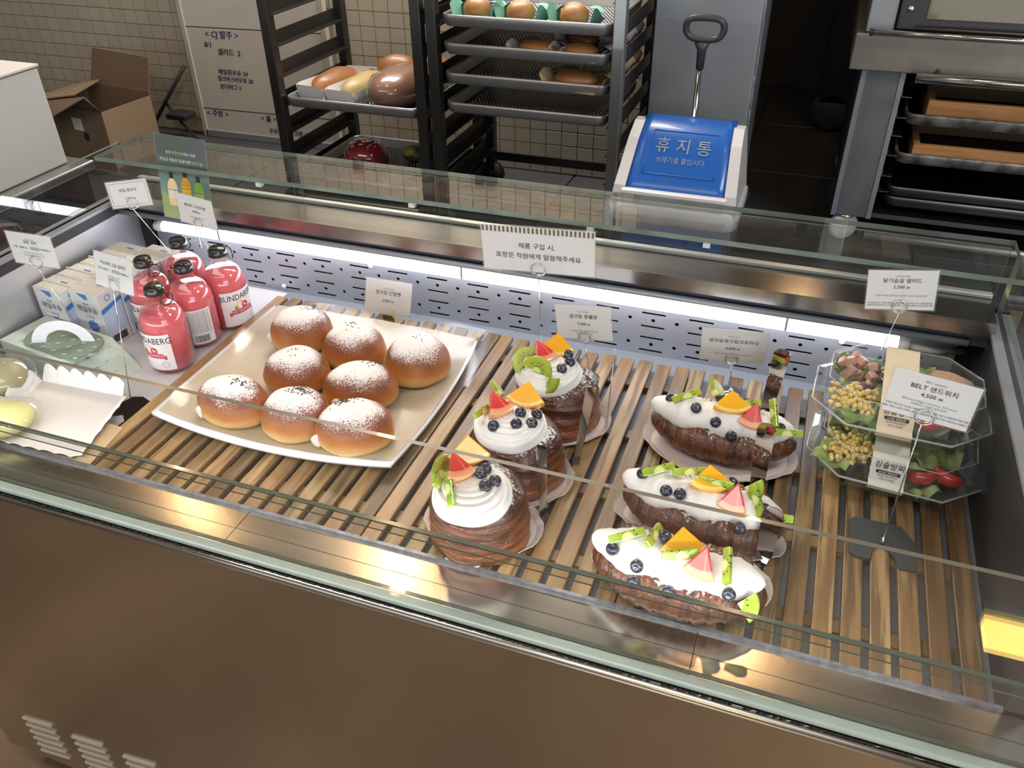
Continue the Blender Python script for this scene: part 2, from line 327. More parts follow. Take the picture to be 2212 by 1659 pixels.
    def grid(s, fn, nu, nv, m=0, sm=True, thick=0):
        """fn(u,v)->point, u,v in 0..1; thick adds a second sheet below"""
        vs = [fn(i / nu, j / nv) for j in range(nv + 1) for i in range(nu + 1)]; w = nu + 1
        fs = [(j * w + i, j * w + i + 1, (j + 1) * w + i + 1, (j + 1) * w + i) for j in range(nv) for i in range(nu)]
        if thick:
            o = len(vs); vs = [Vector(q) for q in vs] + [Vector(q) - Vector((0, 0, thick)) for q in vs]
            fs += [(o + a, o + d, o + c, o + b) for a, b, c, d in fs]
            rim = [i for i in range(w)] + [j * w + nu for j in range(1, nv + 1)] + [nv * w + i for i in range(nu - 1, -1, -1)] + [j * w for j in range(nv - 1, 0, -1)]
            fs += [(rim[k], o + rim[k], o + rim[(k + 1) % len(rim)], rim[(k + 1) % len(rim)]) for k in range(len(rim))]
        return s.add(vs, fs, m, sm)
    def mesh(s, name, mats):
        me = bpy.data.meshes.new(name); me.from_pydata(s.v, [], s.f)
        for mm in (mats if isinstance(mats, (list, tuple)) else [mats]): me.materials.append(mm)
        me.polygons.foreach_set('material_index', s.m); me.polygons.foreach_set('use_smooth', s.sm); me.update()
        return me
    def build(s, name, mats, parent=None, loc=None, rot=None, label=None):
        return part(name, s.mesh(name, mats), parent, loc, rot, label)
def part(name, me, parent=None, loc=None, rot=None, label=None):
    o = bpy.data.objects.new(name, me); COL.objects.link(o)
    if parent: o.parent = parent
    if loc is not None: o.location = loc
    if rot is not None: o.rotation_euler = rot
    if label: o['label'] = label
    return o
def tag(o, label=None, cat=None, group=None, kind=None):
    if label: o['label'] = label
    if cat: o['category'] = cat
    if group: o['group'] = group
    if kind: o['kind'] = kind
    return o
def thing(name, label, cat, loc=(0, 0, 0), rz=0, group=None):
    o = bpy.data.objects.new(name, None); COL.objects.link(o); o.location = loc; o.rotation_euler = (0, 0, rz); o.empty_display_size = .05
    return tag(o, label, cat, group)
def struct(name, mb, mats, parent=None):
    o = mb.build(name, mats, parent); o['kind'] = 'structure'
    return o
def copy_tree(o, loc=None, rz=None, label=None, group=None, parent=None):
    c = o.copy(); COL.objects.link(c)
    if parent: c.parent = parent
    for ch in o.children: copy_tree(ch, parent=c)
    if loc is not None: c.location = loc
    if rz is not None: c.rotation_euler = (0, 0, rz)
    if label: c['label'] = label
    if group: c['group'] = group
    return c

# text: outline glyphs filled into a mesh
_tc = {}; _tx = {}
def glyphs(s, size):
    if s not in _tc:
        if 'ob' not in _tx:
            cu = bpy.data.curves.new('t', 'FONT'); cu.align_x = 'CENTER'; cu.align_y = 'CENTER'; cu.size = 1; cu.resolution_u = 2
            _tx['cu'] = cu; _tx['ob'] = bpy.data.objects.new('t', cu)
        _tx['cu'].body = s
        me = bpy.data.meshes.new_from_object(_tx['ob'])
        _tc[s] = ([q.co.copy() for q in me.vertices], [tuple(p.vertices) for p in me.polygons])
        bpy.data.meshes.remove(me)
    vs, fs = _tc[s]
    return [q * size for q in vs], fs
def put_text(mb, s, size, x, z, y=0, m=0, M=None, bend=0, sx=1, shear=0, fn=None):
    """text standing in the XZ plane facing -Y, centred at x,z; bend = radius of a Z cylinder"""
    vs, fs = glyphs(s, size); out = []
    for q in vs:
        X = x + q.x * sx + shear * q.y; Z = z + q.y
        p = Vector((bend * sin(X / bend), -bend * cos(X / bend), Z)) if bend else Vector((X, y, Z))
        if fn: p = fn(p)
        out.append(M @ p if M else p)
    mb.add(out, fs, m)

def plate2d(outline, holes, t):
    """flat XZ plate facing -Y with real cut-outs; returns verts, faces"""
    cu = bpy.data.curves.new('p', 'CURVE'); cu.dimensions = '2D'; cu.fill_mode = 'BOTH'; cu.extrude = t / 2
    for poly in [outline] + holes:
        sp = cu.splines.new('POLY'); sp.points.add(len(poly) - 1); sp.use_cyclic_u = True
        for k, (x, y) in enumerate(poly): sp.points[k].co = (x, y, 0, 1)
    ob = bpy.data.objects.new('p', cu); me = bpy.data.meshes.new_from_object(ob)
    r = ([Vector((q.co.x, q.co.z, q.co.y)) for q in me.vertices], [tuple(p.vertices) for p in me.polygons])
    bpy.data.objects.remove(ob); bpy.data.curves.remove(cu); bpy.data.meshes.remove(me)
    return r

# ------------------------------------------------------------------ the room
FLOORC = pbr('brown_polished_floor', (.29, .195, .118), .4, var=.7, vscale=3.2, vcol=(.18, .12, .07), detail=6)
FLOORK = pbr('grey_kitchen_floor', (.05, .052, .055), .3, var=.4, vscale=4); GROUTD = pbr('dark_floor_grout', (.02, .02, .02), .9)
TILE = pbr('beige_wall_tile', (.52, .47, .375), .32, rand=.05, coat=.2)
GROUT = pbr('tile_grout', (.34, .30, .23), .9)
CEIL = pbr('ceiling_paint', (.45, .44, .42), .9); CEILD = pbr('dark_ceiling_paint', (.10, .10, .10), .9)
WALLD = pbr('dark_wall_paint', (.045, .045, .048), .7)
WALLP = pbr('shop_wall_paint', (.40, .38, .35), .9)
ZF = -.95; ZK = -.28
struct('floor', MB().box(-4.5, 3, -3, 1.45, ZF - .1, ZF), FLOORC)
kf = struct('floor_kitchen', MB().box(-4.5, 3, 1.45, 4.6, ZK - .1, ZK - .006), GROUTD)
kf['kind'] = 'structure'
ft = MB().bbox(-.296, .296, -.296, .296, -.006, 0, .002).mesh('floor_tile', FLOORK)
for i in range(-5, 5):
    for j in range(5):
        part('floor_tile', ft, kf, (i * .6 + .067, 1.77 + j * .6, ZK))
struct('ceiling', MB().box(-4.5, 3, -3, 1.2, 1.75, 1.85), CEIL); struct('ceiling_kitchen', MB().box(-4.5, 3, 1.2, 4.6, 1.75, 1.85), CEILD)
struct('wall_front', MB().box(-4.5, 3, -3.1, -3, 1.2, 1.75), WALLP)
struct('wall_left', MB().box(-4.6, -4.5, -3, 4.6, ZF, 1.75), WALLP)
struct('wall_right', MB().box(3, 3.1, -.4, 4.6, ZF, 1.75), WALLP)
struct('wall_passage', MB().box(-.6, 3, 4.5, 4.6, ZK, 1.75).box(-.62, -.55, 3.06, 4.5, ZK, 1.75), WALLD)
wb = struct('wall_back', MB().box(-4.5, -.55, 3.0, 3.06, ZK, 1.75), GROUT)
# mosaic tiles: single parts where the photograph shows them largest, the rest joined
TW, TH = .0625, .0545
tm = MB().bbox(-TW / 2 + .0016, TW / 2 - .0016, -.004, 0, -TH / 2 + .0016, TH / 2 - .0016, .0012).mesh('tile', TILE)
rest = MB(); nt_ = 0
for i in range(62):
    for j in range(36):
        x = -4.42 + i * TW; z = ZK + .03 + j * TH
        vis = (-3.30 < x < -2.42 and -.1 < z < .42) or (-1.35 < x < -1.0 and 0 < z < .35) or (-.95 < x < -.62 and -.28 < z < .05)
        if vis and nt_ < 298:
            part('tile', tm, wb, (x, 3.0, z)); nt_ += 1
        elif x < -.58:
            a = TW / 2 - .0016; c = TH / 2 - .0016
            rest.add([(x - a, 2.996, z - c), (x + a, 2.996, z - c), (x + a, 2.996, z + c), (x - a, 2.996, z + c), (x - a, 3, z - c), (x + a, 3, z - c), (x + a, 3, z + c), (x - a, 3, z + c)],
                     [(0, 1, 2, 3), (0, 4, 5, 1), (1, 5, 6, 2), (2, 6, 7, 3), (3, 7, 4, 0)])
rest.build('tile_field', TILE, wb)['kind'] = 'stuff'
# warm ceiling bulbs mirrored as streaks in the steel
BULB = emit('warm_bulb_glow', (1, .62, .32), 170)
b0 = None
for k, (x, y, z, lab) in enumerate([(-2.18, 1.99, 1.58, 'warm bulb over the left end of the counter'), (-1.24, 2.05, 1.58, 'warm bulb in the middle of the counter row, rear of the close pair'),
                                  (-1.16, 1.86, 1.58, 'warm bulb in the middle of the counter row, front of the close pair'), (.05, 2.02, 1.58, 'warm bulb over the right end of the counter'),
                                  (-2.67, 3.3, 1.58, 'warm bulb high over the kitchen near the tiled wall'), (.1, 3.6, 1.58, 'warm bulb high over the kitchen near the oven')]):
    if b0 is None:
        b0 = thing('ceiling_lamp', lab, 'lamp', (x, y, z), 0, 'warm ceiling bulbs')
        MB().sph((0, 0, 0), .030, 12, 8).build('bulb', BULB, b0); MB().lathe([(.022, .02), (.035, .05), (.035, .12), (.01, .17)], 14).build('lamp_holder', BLACK, b0)
    else: copy_tree(b0, (x, y, z), 0, lab)
lt = thing('wall_lamp', 'yellow glowing strip lamp low on the customer side', 'lamp', (.74, -.02, -.46), 0)
MB().box(-.235, .24, -.03, .03, -.016, .014).build('diffuser', emit('yellow_strip_glow', (1, .66, .16), 16), lt)
MB().box(-.24, .25, -.055, -.031, -.03, .03).build('housing', GREYM, lt)
MB().box(-.01, .03, -.05, -.035, -.488, -.03).build('stand', GREYM, lt)

# ------------------------------------------------------------------ the display case
XL, XR = -1.42, .335
YF, YL = .64, .738          # front panel, inner lip
case = thing('display_case', 'long stainless steel refrigerated display case with glass panes and a bright light tube', 'display case', (0, 0, 0))
m = MB(); m.box(XL - .06, XR + .06, YF, YF + .006, -.86, .006)
m.tube([(XL - .06, YF + .0065, .0105), (XR + .06, YF + .0065, .0105)], .0065, 12)
m.build('front_panel', STEEL, case)
MB().box(XL - .03, XR + .03, YF + .06, YF + .08, ZF, -.86).build('toe_kick', DARK, case)
lv = MB().box(-.042, .042, -.004, 0, -.003, .003, M=Matrix.Rotation(R_(-8), 4, 'Y')).mesh('louver', pbr('louver_lit_edge', (.66, .58, .46), .5, .2))  # pale colour paints the light caught on the raised louvers
for g in range(6):
    for r in range(6): part('louver', lv, case, (-1.33 + g * .134, YF, -.70 - r * .024))
# ledge: sheets butted side by side
lx = [XL - .06, -1.20, -.70, -.02, XR + .06]
for a, b in zip(lx[:-1], lx[1:]):
    MB().box(a + .0006, b - .0006, YF + .0065, .7, .0105, .0170).box(a + .0006, b - .0006, YF + .016, .7, .0105, .0200).box(a + .0006, b - .0006, .7008, YL, .012, .0202).box(a + .0006, b - .0006, YL, YL + .004, -.02, .0245).build('ledge_sheet', STEEL, case)
MB().box(XL, XR, YL - .001, YL + .0045, .0203, .0255).build('lip_glint', pbr('lip_glint_metal', (.26, .27, .31), .4, .5, var=.9, vscale=90, vcol=(.14, .145, .17)), case)  # mottled strip colour paints the case light's dotted reflection along the lip
m = MB(); m.bbox(XL - .05, XR + .05, .646, .662, .0202, .029, .003); m.build('pane_gasket', SIL, case)
m = MB()
for i in range(420):
    x = XL + (XR - XL) * random.random(); m.sph((x, .6455, .0180), (random.uniform(.001, .005), .0018, .0012), 5, 3)
m.build('grime', GRIME, case)['kind'] = 'stuff'
MB().box(XL, XR, YL, 1.40, -.03, 0).build('deck_floor', pbr('deck_steel', (.27, .29, .32), .5, .3), case)
m = MB().box(XL - .05, XR + .05, 1.415, 1.436, ZF, .200)
m.build('rear_body', STEELD, case)
# back panel with slots and holes cut through
holes = []
c0 = -.495
i = -20
def slot(x0, x1, z, t=.0022):
    return [(x0, z - t), (x1, z - t), (x1, z + t), (x0, z + t)]
for k in range(-10, 10):
    xc = c0 + k * .0911
    if not (-1.36 < xc < .28): continue
    for z in (.093, .064, .039, .010): holes.append(slot(xc - .023, xc + .023, z))
for k in range(-19, 18):
    xc = c0 + k * .04555
    if not (-1.34 < xc < .29): continue
    for z in (.0785, .0245): holes.append([(xc + .004 * cos(a * pi / 4), z + .004 * sin(a * pi / 4)) for a in range(8)])
vs, fs = plate2d([(-1.385, -.02), (.305, -.02), (.305, .165), (-1.385, .165)], holes, .002)
MB().add([q + Vector((0, 1.398, 0)) for q in vs], fs).build('perforated_back_panel', STEELP, case)
MB().box(XL, XR, 1.409, 1.414, -.03, .19).build('air_duct', DARK, case)
for x, z in ((-1.06, .012), (-.83, .10), (.12, .10), (-.30, -.008)): MB().sph((0, 0, 0), (.006, .004, .006), 8, 6).build('screw_cap', WHITE, case, (x, 1.396, z))
# end walls with gasket
for x0, x1, nm in ((XL - .03, XL, 'left'), (XR, XR + .03, 'right')):
    m = MB().box(x0, x1, YL, 1.41, -.03, .165); m.build('end_wall', pbr('shaded_end_steel', (.10, .10, .10), .4, .8) if nm == 'right' else pbr('end_wall_steel', (.62, .62, .64), .38, .7, var=.4, vscale=30, stretch=(1, 1, .1), vcol=(.62, .63, .68)), case)  # right end: shadow put into a darker steel than the left
    MB().box(x0 - .002, x1 + .002, YL, 1.41, .165, .187).build('end_gasket', GASK, case)
    MB().box(x0 - .004, x1 + .004, YL - .06, 1.41, .187, .193).build('end_rim', GREYM, case)
    xm = (x0 + x1) / 2
    MB().box(xm - .004, xm + .004, .662, 1.41, .193, .300, ms=[0, 0, 1, 1, 1, 1]).build('side_glass', [GLASS, EDGE], case)
MB().box(XL + .002, XL + .03, 1.388, 1.396, -.02, .165).build('corner_seal', BLACK, case)
# stainless hood over the light
m = MB().box(XL, XR, 1.335, 1.425, .2, .212); m.box(XL, XR, 1.333, 1.336, .186, .2125)
m.build('rear_sill', pbr('sill_steel', (.36, .345, .33), .2, 1), case)
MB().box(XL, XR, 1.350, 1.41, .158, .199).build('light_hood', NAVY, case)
m = MB().tube([(XL, 1.342, .166), (XR - .03, 1.342, .166)], .006, 8).build('hood_gasket', GREYM, case)
MB().bbox(XL, XR, 1.418, 1.432, .212, .220, .002).build('door_track', pbr('track_metal', (.50, .52, .50), .3, .6), case)
tube = MB().tube([(-1.325, 1.362, .136), (.205, 1.362, .136)], .0115, 14).build('light_tube', emit('cool_tube_glow', (.92, .94, 1.0), 14), case, label='glowing white light tube')
MB().tube([(-1.345, 1.362, .136), (-1.325, 1.362, .136)], .013, 14).build('tube_cap', WHITE, tube)
MB().tube([(.205, 1.362, .136), (.222, 1.362, .136)], .0155, 14).tube([(.222, 1.362, .134), (.26, 1.364, .13), (.31, 1.39, .122)], .007, 10).build('tube_plug', WHITE, tube)
for x in (-1.17, -.60, .02): MB().box(x - .002, x + .002, 1.349, 1.372, .13, .158).build('tube_clip', GREYM, tube)
# glass
MB().box(XL - .02, XR + .02, .649, .6548, .0285, .310, ms=[1, 1, 0, 0, 1, 2]).build('front_glass', [GLASSF, EDGE, EDGEL], case)
MB().box(XL - .02, XR + .02, .669, .675, .0205, .148, ms=[1, 1, 0, 0, 1, 1]).build('inner_glass', [GLASSF, EDGE], case)
MB().box(XL - .02, XR + .02, .6565, .6685, .1455, .148, ms=[1, 1, 1, 1, 0, 0]).build('glass_spacer', [GLASSF, EDGE], case)
MB().box(-1.40, XR + .01, 1.298, 1.445, .300, .309, ms=[1, 1, 1, 1, 0, 0]).build('top_shelf_glass', [GLASS, EDGEG], case)
for a, b in ((-1.40, -1.0), (-1.02, -.66), (-.68, -.325), (-.335, .34)):
    yy = 1.432 if int(a * 100) % 2 else 1.437
    MB().box(a, b, yy, yy + .004, .215, .2995, ms=[1, 1, 0, 0, 1, 1]).build('rear_door_glass', [GLASS, EDGEG], case)
for x in (-1.0, -.67, -.33, -.13): MB().box(x - .006, x + .006, 1.296, 1.306, .292, .2995).build('glass_clip', pbr('clear_clip', (.6, .62, .6), .1, coat=1), case)

# ------------------------------------------------------------------ wooden slat decks
PITCH = .0355
smesh = []
for k in range(3):
    w = .0128; smesh.append(MB().bbox(-w, w, -.300, .300, .011, .0205, .0015).mesh('slat', WOOD))
def deck(name_label, x0, n, y0=1.043):
    t = thing('wooden_slat_deck', name_label, 'slat deck', (x0, y0, 0), 0, 'wooden slat decks')
    wdt = (n - 1) * PITCH
    for k in range(n):
        part('slat', smesh[k % 3], t, (k * PITCH, random.uniform(-.003, .003), random.uniform(-.0004, .0004)))
    for y in (-.23, -.08, .08, .235): MB().bbox(-.012, wdt + .012, y - .011, y + .011, .0005, .0112, .001).build('crossbar', WOOD, t)
    return t
deck('wooden slat deck under the plate of sugared buns', -1.027, 15)
deck('wooden slat deck under the three round cream pastries', -.502, 11)
deck('wooden slat deck under the croissants and the salad boxes', -.1185, 13)

# ------------------------------------------------------------------ neighbouring counter on the left
t = thing('steel_counter', 'grey steel counter beyond the left end of the display case', 'counter', (-2.15, 1.45, 0))
MB().bbox(-.52, .445, -.75, .13, .150, .172, .004).build('counter_top', pbr('counter_steel', (.46, .47, .47), .3, .9), t)
MB().box(-.50, .43, -.73, .11, ZF, .150).build('counter_body', STEELD, t)
t = thing('white_box', 'big plain white box standing on the grey counter, far left', 'box', (-2.02, 1.2, .1725))
MB().bbox(-.27, .27, -.34, .34, 0, .232, .004).build('box_body', pbr('white_box_board', (.50, .51, .51), .7), t)
MB().bbox(-.273, .273, -.343, .343, .234, .240, .001).build('box_lid', pbr('white_box_lid', (.60, .59, .57), .7), t)
# cardboard carton
t = thing('cardboard_carton', 'open brown cardboard carton in front of the tiled wall', 'carton', (-2.70, 2.60, -.28), R_(-6)); t.scale = (.74, .74, .96)
MB().box(-.26, .22, -.16, .17, 0, .02).box(-.26, .22, -.165, -.16, 0, .25).box(-.26, .22, .165, .17, 0, .27).box(-.265, -.26, -.165, .17, 0, .27).box(.215, .22, -.16, .17, 0, .25).build('carton_body', CART, t)
MB().add([(-.22, .168, .27), (.22, .168, .27), (.24, .20, .40), (-.17, .20, .41), (-.22, .173, .27), (.22, .173, .27), (.24, .205, .40), (-.17, .205, .41)], [(0, 1, 2, 3), (4, 7, 6, 5), (0, 4, 5, 1), (1, 5, 6, 2), (2, 6, 7, 3), (3, 7, 4, 0)]).build('rear_flap', CARTI, t)
MB().add([(-.26, -.162, .25), (.22, -.162, .25), (.30, -.30, .34), (-.12, -.33, .19), (-.26, -.158, .25), (.22, -.158, .25), (.30, -.296, .345), (-.12, -.326, .195)], [(0, 1, 2, 3), (4, 7, 6, 5), (0, 4, 5, 1), (1, 5, 6, 2), (2, 6, 7, 3), (3, 7, 4, 0)]).build('front_flap', CART, t)
MB().add([(-.262, -.16, .26), (-.262, .17, .27), (-.13, .16, .29), (-.10, -.05, .27), (-.262, -.16, .255), (-.262, .17, .265), (-.13, .16, .285), (-.10, -.05, .265)], [(0, 1, 2, 3), (4, 7, 6, 5), (0, 4, 5, 1), (1, 5, 6, 2), (2, 6, 7, 3), (3, 7, 4, 0)]).build('side_flap', CARTI, t)
MB().lathe([(.016, 0), (.018, .003), (.016, .006)], 12, M=Matrix.Rotation(R_(90), 4, 'X')).build('hand_hole', DARK, t, (.06, -.166, .14))
MB().box(-.02, .05, -.1665, -.1652, .16, .21).build('tape_patch', PAPER, t)
# black stool / cable
t = thing('folding_stool', 'black metal folding stool leaning behind the whiteboard edge', 'stool', (-2.565, 2.9, ZK))
MB().tube([(-.20, 0, 0), (-.09, .02, .14), (.05, .03, .30)], .008).tube([(.06, 0, 0), (-.05, .02, .09), (-.10, .03, .15)], .006).build('stool_leg', BLACK, t)
MB().bbox(-.05, .05, -.04, .04, .09, .115, .006).build('stool_seat', BLACK, t)

# whiteboard
t = thing('whiteboard', 'whiteboard with black handwritten notes behind the left rack', 'whiteboard', (-2.16, 2.96, ZK))
WBX0, WBX1 = -.345, .315
MB().box(WBX0, WBX1, .005, .02, .02, 1.0).build('board_surface', pbr('whiteboard_enamel', (.66, .63, .57), .12, coat=.6), t)
for x in (WBX0 - .012, WBX1 - .012): MB().bbox(x, x + .024, 0, .028, 0, 1.0, .003).build('board_frame', pbr('board_frame_metal', (.60, .55, .47), .45, .2), t)
MB().bbox(WBX0, WBX1, 0, .028, -.0, .03, .003).build('board_frame', GREYM, t)
m = MB()
def line(m, x0, z0, x1, z1, w=.002, y=0):
    d = Vector((x1 - x0, 0, z1 - z0)).normalized(); n = Vector((-d.z, 0, d.x)) * w
    a = Vector((x0, y, z0)); b = Vector((x1, y, z1)); m.add([a - n, b - n, b + n, a + n], [(0, 1, 2, 3)])
wx, wz = -2.16, ZK; yy = .0035
line(m, -.335, .452, .305, .462, .0018, yy); line(m, -.335, .122, .305, .130, .0018, yy)
for s, x, z, sz in (('< CJ 발주 >', -2.325, .147, .030), ('8/1', -2.40, .105, .026), ('샐러드  2', -2.305, .080, .026), ('매일흰우유 24', -2.305, 0, .022), ('밀크마스터우유 20', -2.30, -.028, .020),
                    ('분다버그 1', -2.33, -.060, .021), ('< 주방 >', -2.425, -.178, .028), ('< 홀 >', -2.17, -.178, .026), ('우유', -2.155, -.228, .022), ('생크림 10', -2.03, -.228, .022)):
    for q_ in (0, .0009, .0018): put_text(m, s, sz * 1.12, x - wx + q_, z - wz + q_ * .5, yy + q_ * .02, shear=.12)
m.build('handwriting', INKN, t)

# ------------------------------------------------------------------ bakery racks
TRAYM = pbr('tray_steel', (.40, .41, .42), .42, .85, var=.3, vscale=8)
MESHM = pbr('perforated_tray_floor', (.10, .105, .11), .4, 1)
RACKM = pbr('rack_steel', (.10, .095, .092), .35, .9, var=.3, vscale=5)
def tray_mesh(wd, dp, h=.030, mats=None, perf=True):
    """rolled-rim baking tray, origin at rim front-left corner centre top"""
    m = MB(); rc = .03; hw, hd = wd / 2, dp / 2
    def loop(off, z):
        pts = []
        for (sx, sy, a0) in ((1, -1, -90), (1, 1, 0), (-1, 1, 90), (-1, -1, 180)):
            cx, cy = sx * (hw - rc), sy * (hd - rc)
            for q in range(5):
                a = R_(a0 + q * 22.5); pts.append(Vector((cx + (rc + off) * cos(a), cy + (rc + off) * sin(a), z)))
        return pts
    rings = [loop(-.014, -h), loop(-.005, -.004), loop(-.003, 0), loop(.001, .002), loop(.005, 0), loop(.006, -.005), loop(.002, -h * .8), loop(-.004, -h - .001)]
    n = 20; vs = [p for r in rings for p in r]
    fs = [(i * n + j, i * n + (j + 1) % n, (i + 1) * n + (j + 1) % n, (i + 1) * n + j) for i in range(len(rings) - 1) for j in range(n)]
    m.add(vs, fs, 0, True); m.add(rings[0], [tuple(range(n))], 1); m.add(rings[-1], [tuple(range(n))[::-1]], 1)
    return m
def dots(wd, dp, z, p=.012, r=.0032):
    """raised dimples of a perforated tray floor"""
    m = MB(); ny = int((dp - .06) / p); nx = int((wd - .06) / p)
    for j in range(ny):
        for i in range(nx):
            x = -wd / 2 + .035 + i * p + (p / 2 if j % 2 else 0); y = -dp / 2 + .035 + j * p
            m.add([(x - r, y, z), (x, y - r, z), (x + r, y, z), (x, y + r, z), (x, y, z + .0018)], [(0, 1, 4), (1, 2, 4), (2, 3, 4), (3, 0, 4)])
    return m
def rack(lab, x0, x1, y0, y1, rails, ztop=.9):
    t = thing('bakery_rack', lab, 'rack', (x0, y0, ZK), 0, 'bakery racks behind the case')
    w, d = x1 - x0, y1 - y0; pm = {}
    for (x, y) in ((0, 0), (w - .034, 0), (0, d - .034), (w - .034, d - .034)):
        MB().bbox(x, x + .034, y, y + .034, .09, ztop - ZK, .003).build('post', RACKM if x == 0 or y or w < .58 else pbr('lit_post_steel', (.42, .43, .44), .3, .9), t)  # front right post: bright reflection put into a lighter steel colour
    cm = MB().lathe([(.004, .0), (.045, .0), (.045, .024), (.004, .024)], 18, M=Matrix.Translation((0, -.012, .045)) @ Matrix.Rotation(R_(-90), 4, 'X')).box(-.014, .014, -.02, .02, .05, .09).mesh('caster', BLACK)
    for (x, y) in ((.02, .02), (w - .02, .02), (.02, d - .02), (w - .02, d - .02)): part('caster', cm, t, (x, y, 0))
    rm = MB().box(0, .032, 0, d - .02, -.003, 0).box(0, .003, 0, d - .02, -.003, .038).mesh('tray_rail', RACKM)
    rm2 = MB().box(-.032, 0, 0, d - .02, -.003, 0).box(-.003, 0, 0, d - .02, -.003, .038).mesh('tray_rail', RACKM)
    for z in rails:
        part('tray_rail', rm, t, (.008, .01, z - ZK)); part('tray_rail', rm2, t, (w - .008, .01, z - ZK))
    MB().box(.03, w - .03, d - .02, d - .012, .10, .13).build('bottom_bar', RACKM, t)
    MB().box(.03, w - .03, 0.01, .03, .10, .13).build('bottom_bar', RACKM, t)
    return t
zl = [.56, .465, .372, .278, .183, .092, .003, -.085, -.17]
rack('dark steel bakery rack on the left, in front of the whiteboard', -1.69, -1.135, 2.35, 2.83, zl)
zm = [.55, .462, .375, .297, .212, .125, .04, -.045, -.13, -.215]
rack('dark steel bakery rack nearer the blue bin, with loaded trays', -1.120, -.525, 2.35, 2.83, zm)
def bake_tray(lab, xc, yc, z, wd=.50, dp=.42, perf=True):
    t = thing('baking_tray', lab, 'tray', (xc, yc, z), 0, 'baking trays in the racks')
    tray_mesh(wd, dp).build('tray_pan', [TRAYM, MESHM], t)
    if perf: dots(wd, dp, -.0295).build('tray_dimples', pbr('dimple_steel', (.55, .56, .58), .5, .5), t)['kind'] = 'stuff'
    return t
MX = -.823; 
bake_tray('baking tray with mint-wrapped doughnuts, top tray in the right rack', MX, 2.575, .405)
bake_tray('perforated baking tray holding buns in pink paper', MX, 2.575, .327)
bake_tray('perforated baking tray with one bun in beige paper', MX, 2.575, .242)
bake_tray('empty perforated baking tray, lowest in the right rack', MX, 2.575, .155)
bake_tray('baking tray with boxed loaves in the left rack', -1.413, 2.575, .122, .475)
bake_tray('dark baking tray with a red glazed cake in the left rack', -1.413, 2.575, -.135, .475)
for k in range(3): bake_tray(['upper', 'middle', 'lowest'][k] + ' of three empty trays stacked low in the left rack', -1.413, 2.575, -.225 + -.0 - (k * .012) + .012, .475, perf=False)

# boxed loaves
def loaf(m, c, r, n=20):
    m.sph(c, r, n, 12, fn=lambda q: Vector((q.x, q.y, max(q.z, -r[2] * .55) * (1 + .05 * sin(q.y * 60)))))
    return m
def loaf_box(lab, x, y, z, rz, crust, logo):
    t = thing('boxed_loaf', lab, 'bread', (x, y, z), rz, 'loaves in white paper boxes')
    m = MB(); w, l, h = .052, .13, .048
    for (a, b, c, d) in ((-w, -l, w, -l), (w, -l, w, l), (w, l, -w, l), (-w, l, -w, -l)):
        A = Vector((a, b, 0)); B = Vector((c, d, 0)); o = Vector((0, 0, h)); ex = (A + B).normalized() * .008; k = (B - A) * .06
        m.add([A, B, B + o + ex, B + o + ex - k - Vector((0, 0, -.004)), A + o + ex + k + Vector((0, 0, .004)), A + o + ex], [(0, 1, 2, 3, 4, 5)])
    m.add([(-w, -l, .001), (w, -l, .001), (w, l, .001), (-w, l, .001)], [(0, 1, 2, 3)])
    m.build('paper_box', WHITE, t)
    loaf(MB(), (0, 0, .04), (.044, .115, .036)).build('loaf', crust, t)
    if logo:
        m = MB(); put_text(m, 'Gourmet', .03, 0, 0, shear=.2); m.build('lettering', pbr('grey_blue_ink', (.12, .14, .2), .6), t, (w + .005, -.08, .024), (0, 0, R_(90)))
    return t
loaf_box('brown loaf in a white paper box on the left rack tray', -1.575, 2.56, .094, R_(-8), LOAF, 0)
loaf_box('pale yellow loaf in a white paper box on the left rack tray', -1.452, 2.54, .094, R_(-8), LOAFY, 1)
def tag1(o, lab, cat, group=None): return tag(o, lab, cat, group)
m = MB().sph((0, 0, .05), (.085, .13, .062), 20, 12, fn=lambda q: q * (1 + .06 * noise.noise(q * 30)))
t = thing('bagged_bread', 'dark brown bread loaf in clear plastic beside the boxed loaves', 'bread', (-1.295, 2.50, .097), R_(-12))
m.build('bread', pbr('dark_bread_crust', (.17, .06, .025), .4, var=.6, vscale=16, vcol=(.30, .12, .05), bump=.3), t)
MB().sph((0, 0, .05), (.095, .145, .068), 14, 10, fn=lambda q: q * (1 + .10 * noise.noise(q * 24))).build('plastic_bag', PLASTC, t)
for k, (x, y, lab) in enumerate(((-1.40, 2.70, 'orange-brown loaf behind the boxed loaves, left one'), (-1.27, 2.72, 'orange-brown loaf behind the boxed loaves, right one'))):
    o = MB().sph((0, 0, .05), (.075, .05, .05), 16, 10, fn=lambda q: q * (1 + .08 * noise.noise(q * 25 + Vector((k, 0, 0))))).build('bread_loaf', LOAF, None, (x, y, .097), (0, 0, R_(20))); tag(o, lab, 'bread', 'loaves at the back of the left rack tray')
